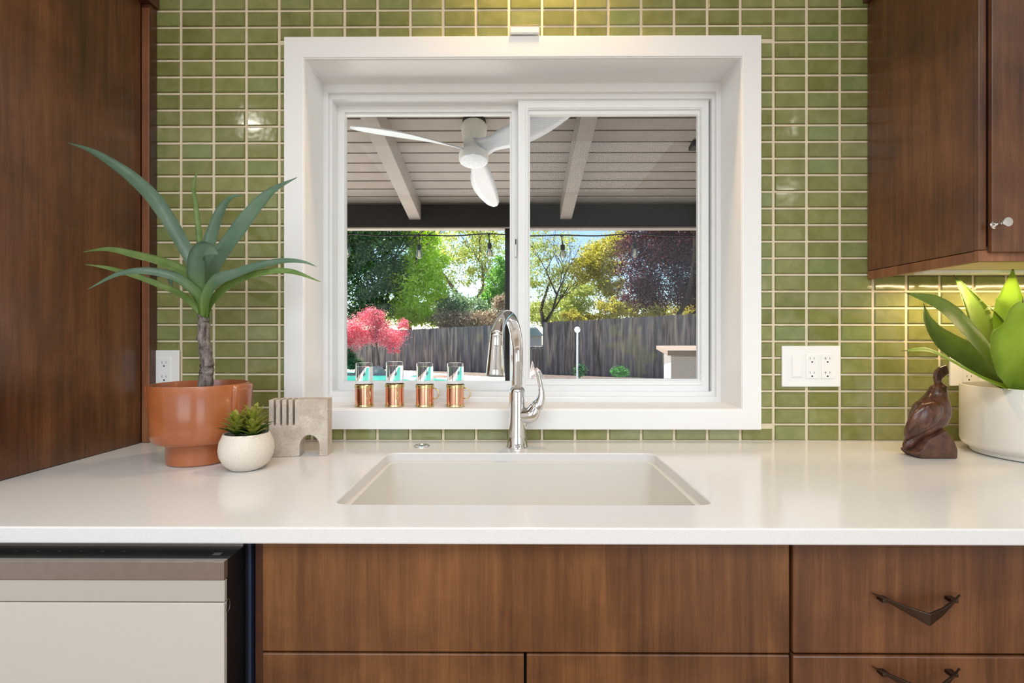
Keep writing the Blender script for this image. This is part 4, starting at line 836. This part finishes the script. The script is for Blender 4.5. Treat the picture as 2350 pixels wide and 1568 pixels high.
# ------------------------------------------------------------------ trees
def m_fol(name, a, b, c, tr=.5):
    t = NT(name); g = t.new('NewGeometry'); col = t.ramp(g.outputs['Random Per Island'], [(0, srgb(*a)), (.5, srgb(*b)), (1, srgb(*c))])
    t.link(col, t.b.inputs['Base Color']); t.b.inputs['Roughness'].default_value = .55; tl = t.new('BsdfTranslucent'); t.link(col, tl.inputs[0]); mx = t.new('MixShader'); mx.inputs[0].default_value = tr
    t.link(t.b.outputs[0], mx.inputs[1]); t.link(tl.outputs[0], mx.inputs[2]); t.link(mx.outputs[0], t.out.inputs[0]); return t.m
def leaves(name, blobs, n, size, mat, parent, clump=.35, nclump=90, surf=.5, elong=1.6):
    """a cloud of single leaf quads, gathered in clumps over the blobs (px, py, d, rx, ry in pixels)"""
    blobs_w = []
    for px, py, d, rx, ry in blobs:
        c = at(px, py, d); blobs_w.append((np.array(c), rx/F*d, ry/F*d))
    vol = np.array([b[1]*b[2] for b in blobs_w]); pr = vol/vol.sum(); V = []; n = int(n*2.3); size = size*.58; nclump = int(nclump*1.6); clump = clump*.85
    for bi_, (c, rx, ry) in enumerate(blobs_w):
        nc = max(6, int(nclump*pr[bi_])); dv = RS.normal(size=(nc, 3)); dv /= np.linalg.norm(dv, axis=1)[:, None]; rad = RS.uniform(surf, 1, nc)[:, None]
        cc = c+dv*rad*np.array([rx, max(rx, ry)*.7, ry]); m = int(n*pr[bi_]); idx = RS.randint(0, nc, m); cs = clump*min(rx, ry)*RS.uniform(.6, 1.3, nc)
        V.append(cc[idx]+RS.normal(size=(m, 3))*cs[idx][:, None]*np.array([1, 1, .62]))
    V = np.concatenate(V); m = len(V); a = RS.normal(size=(m, 3)); a /= np.linalg.norm(a, axis=1)[:, None]; b = np.cross(a, RS.normal(size=(m, 3))); b /= np.linalg.norm(b, axis=1)[:, None]
    s_ = size*RS.uniform(.6, 1.35, m)[:, None]; e = elong
    Q = np.stack([V-a*s_*e, V-b*s_*.7, V+a*s_*e, V+b*s_*.7], 1).reshape(-1, 3)
    me = bpy.data.meshes.new(name); me.vertices.add(m*4); me.vertices.foreach_set('co', Q.ravel()); me.loops.add(m*4); me.loops.foreach_set('vertex_index', np.arange(m*4)); me.polygons.add(m); me.polygons.foreach_set('loop_start', np.arange(0, m*4, 4)); me.polygons.foreach_set('loop_total', np.full(m, 4)); me.update(); me.materials.append(mat)
    o = bpy.data.objects.new(name, me); fin(o, parent); o['kind'] = 'stuff'; return o
def branches(parent, base, top, spread, r0, mat, n=9, seed=1, depth=3, lean=0):
    rng = random.Random(seed); bm = bmesh.new(); d = (top-base).length
    def grow(p, dv, L_, r, k):
        q = [p]; cur = p; dd = dv.copy(); ns = 4
        for i in range(ns):
            dd = (dd+Vector((rng.uniform(-1, 1), rng.uniform(-1, 1), rng.uniform(-.4, .7)))*.22).normalized(); cur = cur+dd*L_/ns; q.append(cur)
        tube_bm(bm, q, [r, r*.85, r*.72, r*.6, r*.5], 6 if k > 1 else 4)
        if k > 0:
            for j in range(rng.choice((2, 3, 3))):
                nv = (dd+Vector((rng.uniform(-1, 1)*spread, rng.uniform(-1, 1)*spread*.8, rng.uniform(-.1, .7)))).normalized(); grow(q[rng.choice((2, 3, 4, 4))], nv, L_*rng.uniform(.62, .82), r*.52, k-1)
    grow(base, (top-base).normalized(), d*.42, r0, depth); return bmobj('trunk', bm, mat, parent, smooth=True)
def tree(name, label, basepx, d, blobs, n, size, mat, r0=.12, depth=4, spread=.8, seed=1, bark=None, toppy=None, group='trees in the garden', cat='tree', **kw):
    base = at(basepx, 1, d); base.z = GZ; e = empty(name, base, label, cat, group); py = toppy or min(b[1]-b[4]*.5 for b in blobs); top = at(basepx, py, d)
    top.x = at(sum(b[0] for b in blobs)/len(blobs), py, d).x
    branches(e, base, top, spread, r0, bark or M['tree_bark'], seed=seed, depth=depth)
    leaves('foliage', blobs, n, size, mat, e, **kw); return e
g_dark = m_fol('evergreen_foliage', (26, 60, 22), (54, 92, 40), (104, 140, 72), .3); g_lime = m_fol('lime_foliage', (160, 205, 34), (200, 230, 60), (232, 242, 130), .55)
g_pale = m_fol('pale_foliage', (150, 176, 70), (196, 204, 104), (228, 226, 150), .55); g_mid = m_fol('mid_foliage', (68, 130, 34), (104, 168, 50), (158, 196, 84), .5)
g_yel = m_fol('yellow_foliage', (158, 160, 34), (204, 196, 62), (236, 226, 124), .55); g_purp = m_fol('purple_foliage', (40, 18, 26), (78, 34, 44), (160, 92, 100), .45)
g_pink = m_fol('pink_foliage', (206, 60, 84), (232, 108, 128), (250, 186, 196), .55); g_tan = m_fol('tan_twigs', (120, 98, 80), (172, 148, 118), (214, 200, 168), .3); g_shr = m_fol('shrub_foliage', (26, 74, 44), (46, 108, 62), (88, 140, 84), .3)
tree('evergreen_tree', 'dense dark green evergreen at the far left, behind the pink tree', 860, 26.5, [(830, 620, 26.5, 75, 110), (880, 560, 26.5, 60, 80), (770, 560, 27, 80, 130), (905, 640, 27, 35, 60), (850, 700, 26, 60, 50), (700, 620, 27, 90, 140), (830, 480, 27, 110, 90)], 28000, .085, g_dark, .22, seed=2, clump=.3, nclump=260, surf=.3)
tree('lime_tree', 'bright yellow-green leafy tree right of the dark evergreen', 945, 27.5, [(945, 640, 27.5, 55, 60), (985, 590, 28, 45, 55), (930, 710, 27, 50, 40), (970, 720, 27, 35, 35), (990, 660, 28, 40, 40), (960, 540, 28, 50, 40)], 9500, .10, g_lime, .16, seed=3, clump=.28, nclump=120)
tree('pale_oak', 'large pale spring tree with bare branches showing, centre of the view', 1075, 36, [(1060, 560, 36, 90, 45), (1130, 590, 36, 70, 50), (1020, 600, 36, 50, 50), (1090, 640, 36, 60, 35), (1120, 520, 36, 90, 40)], 3400, .12, g_pale, .34, 6, 1.0, 4, clump=.35, nclump=60, bark=M['pale_bark'])
tree('broadleaf_tree', 'mid-green tree beside the dark patio post', 1140, 31, [(1145, 660, 31, 30, 45), (1165, 620, 31, 28, 50), (1120, 690, 31, 22, 20)], 3600, .095, g_mid, .12, seed=5, clump=.3, nclump=60)
tree('bluish_shrub', 'soft blue-green shrub behind the fence between the lime tree and the tan hedge', 1040, 29, [(1030, 700, 29, 45, 32), (1080, 715, 29, 50, 30)], 2600, .10, m_fol('bluegreen_foliage', (86, 128, 88), (130, 160, 112), (180, 196, 150), .4), .08, 3, seed=6, cat='shrub', nclump=60)
tree('twiggy_hedge', 'tan twiggy hedge just above the left stretch of fence', 1075, 26.5, [(1030, 735, 26.5, 40, 24), (1080, 740, 26.5, 45, 24), (1130, 735, 26.5, 40, 26), (1160, 700, 26.5, 24, 30)], 5200, .05, g_tan, .06, 4, 1.0, 7, cat='shrub', nclump=110, elong=3.2)
tree('gnarled_tree', 'gnarled branching tree with thin pale leaves, left part of the right pane', 1262, 28, [(1235, 620, 28, 35, 70), (1262, 560, 28, 60, 35), (1240, 700, 28, 40, 35), (1290, 640, 28, 35, 50)], 2000, .085, g_pale, .19, 6, .95, 12, nclump=60)
tree('gold_tree', 'golden yellow-green tree in the middle of the right pane', 1370, 27.5, [(1370, 590, 27.5, 48, 45), (1345, 620, 27.5, 35, 40), (1400, 640, 27, 40, 50), (1340, 725, 26, 55, 18), (1400, 710, 26, 50, 28), (1420, 560, 28, 45, 35)], 7600, .085, g_yel, .14, seed=8, clump=.28, nclump=120)
tree('purple_plum_tree', 'dark purple-leaved tree at the right of the right pane', 1510, 23, [(1490, 590, 23, 75, 65), (1570, 570, 23, 80, 70), (1480, 670, 23, 65, 50), (1580, 670, 23, 75, 50), (1650, 600, 23, 80, 90), (1520, 520, 23, 100, 50)], 25000, .062, g_purp, .2, seed=9, clump=.3, nclump=240, surf=.25)
tree('green_backing_tree', 'yellow-green tree low behind the purple-leaved tree', 1500, 27, [(1470, 710, 27, 60, 26), (1550, 715, 27, 70, 24), (1640, 700, 27, 70, 30)], 3200, .085, g_yel, .12, seed=13, nclump=70)
tree('pink_maple', 'small pink-red leaved tree at the lower left, in front of the fence', 872, 19.5, [(840, 752, 19.5, 42, 34), (890, 768, 19.5, 42, 30), (815, 775, 19.5, 36, 28), (860, 728, 19.5, 26, 24), (925, 755, 19.3, 16, 22), (780, 765, 19.5, 40, 36), (900, 795, 19.4, 22, 14)], 13000, .030, g_pink, .045, 4, .8, 10, toppy=700, clump=.3, nclump=220)
tree('tall_left_tree', 'tall green tree beyond the left edge of the window view', 640, 34, [(620, 600, 34, 110, 140)], 5000, .13, g_mid, .25, seed=15, nclump=100)
tree('far_right_tree', 'green tree beyond the right edge of the window view', 1800, 30, [(1800, 620, 30, 110, 110)], 5000, .12, g_mid, .25, seed=16, nclump=100)
tree('distant_hedge', 'hazy green trees far behind the central pale tree', 1150, 48, [(1000, 728, 48, 90, 18), (1150, 730, 48, 90, 14), (1280, 715, 48, 80, 30), (900, 720, 48, 90, 30), (1330, 680, 48, 40, 40)], 7000, .17, g_pale, .2, 3, seed=17, nclump=140)
tree('garden_shrub', 'small dark shrub at the fence foot left of the rounder green one', 1335, 15.6, [(1332, 850, 15.6, 11, 14)], 900, .028, g_shr, .015, 3, seed=18, cat='shrub', group='shrubs at the fence foot', nclump=24)
tree('garden_shrub', 'round green shrub at the fence foot left of the outdoor counter', 1422, 15.2, [(1422, 854, 15.2, 18, 11)], 1300, .028, m_fol('bright_shrub', (40, 104, 44), (64, 140, 60), (110, 170, 90), .3), .015, 3, seed=19, cat='shrub', group='shrubs at the fence foot', nclump=30)
tree('garden_shrub', 'dark grassy shrub under the pink tree at the far left', 815, 19.8, [(812, 835, 19.8, 20, 13), (800, 815, 20, 14, 16)], 2200, .035, g_shr, .02, 3, seed=20, cat='shrub', group='shrubs at the fence foot', nclump=40, elong=3)
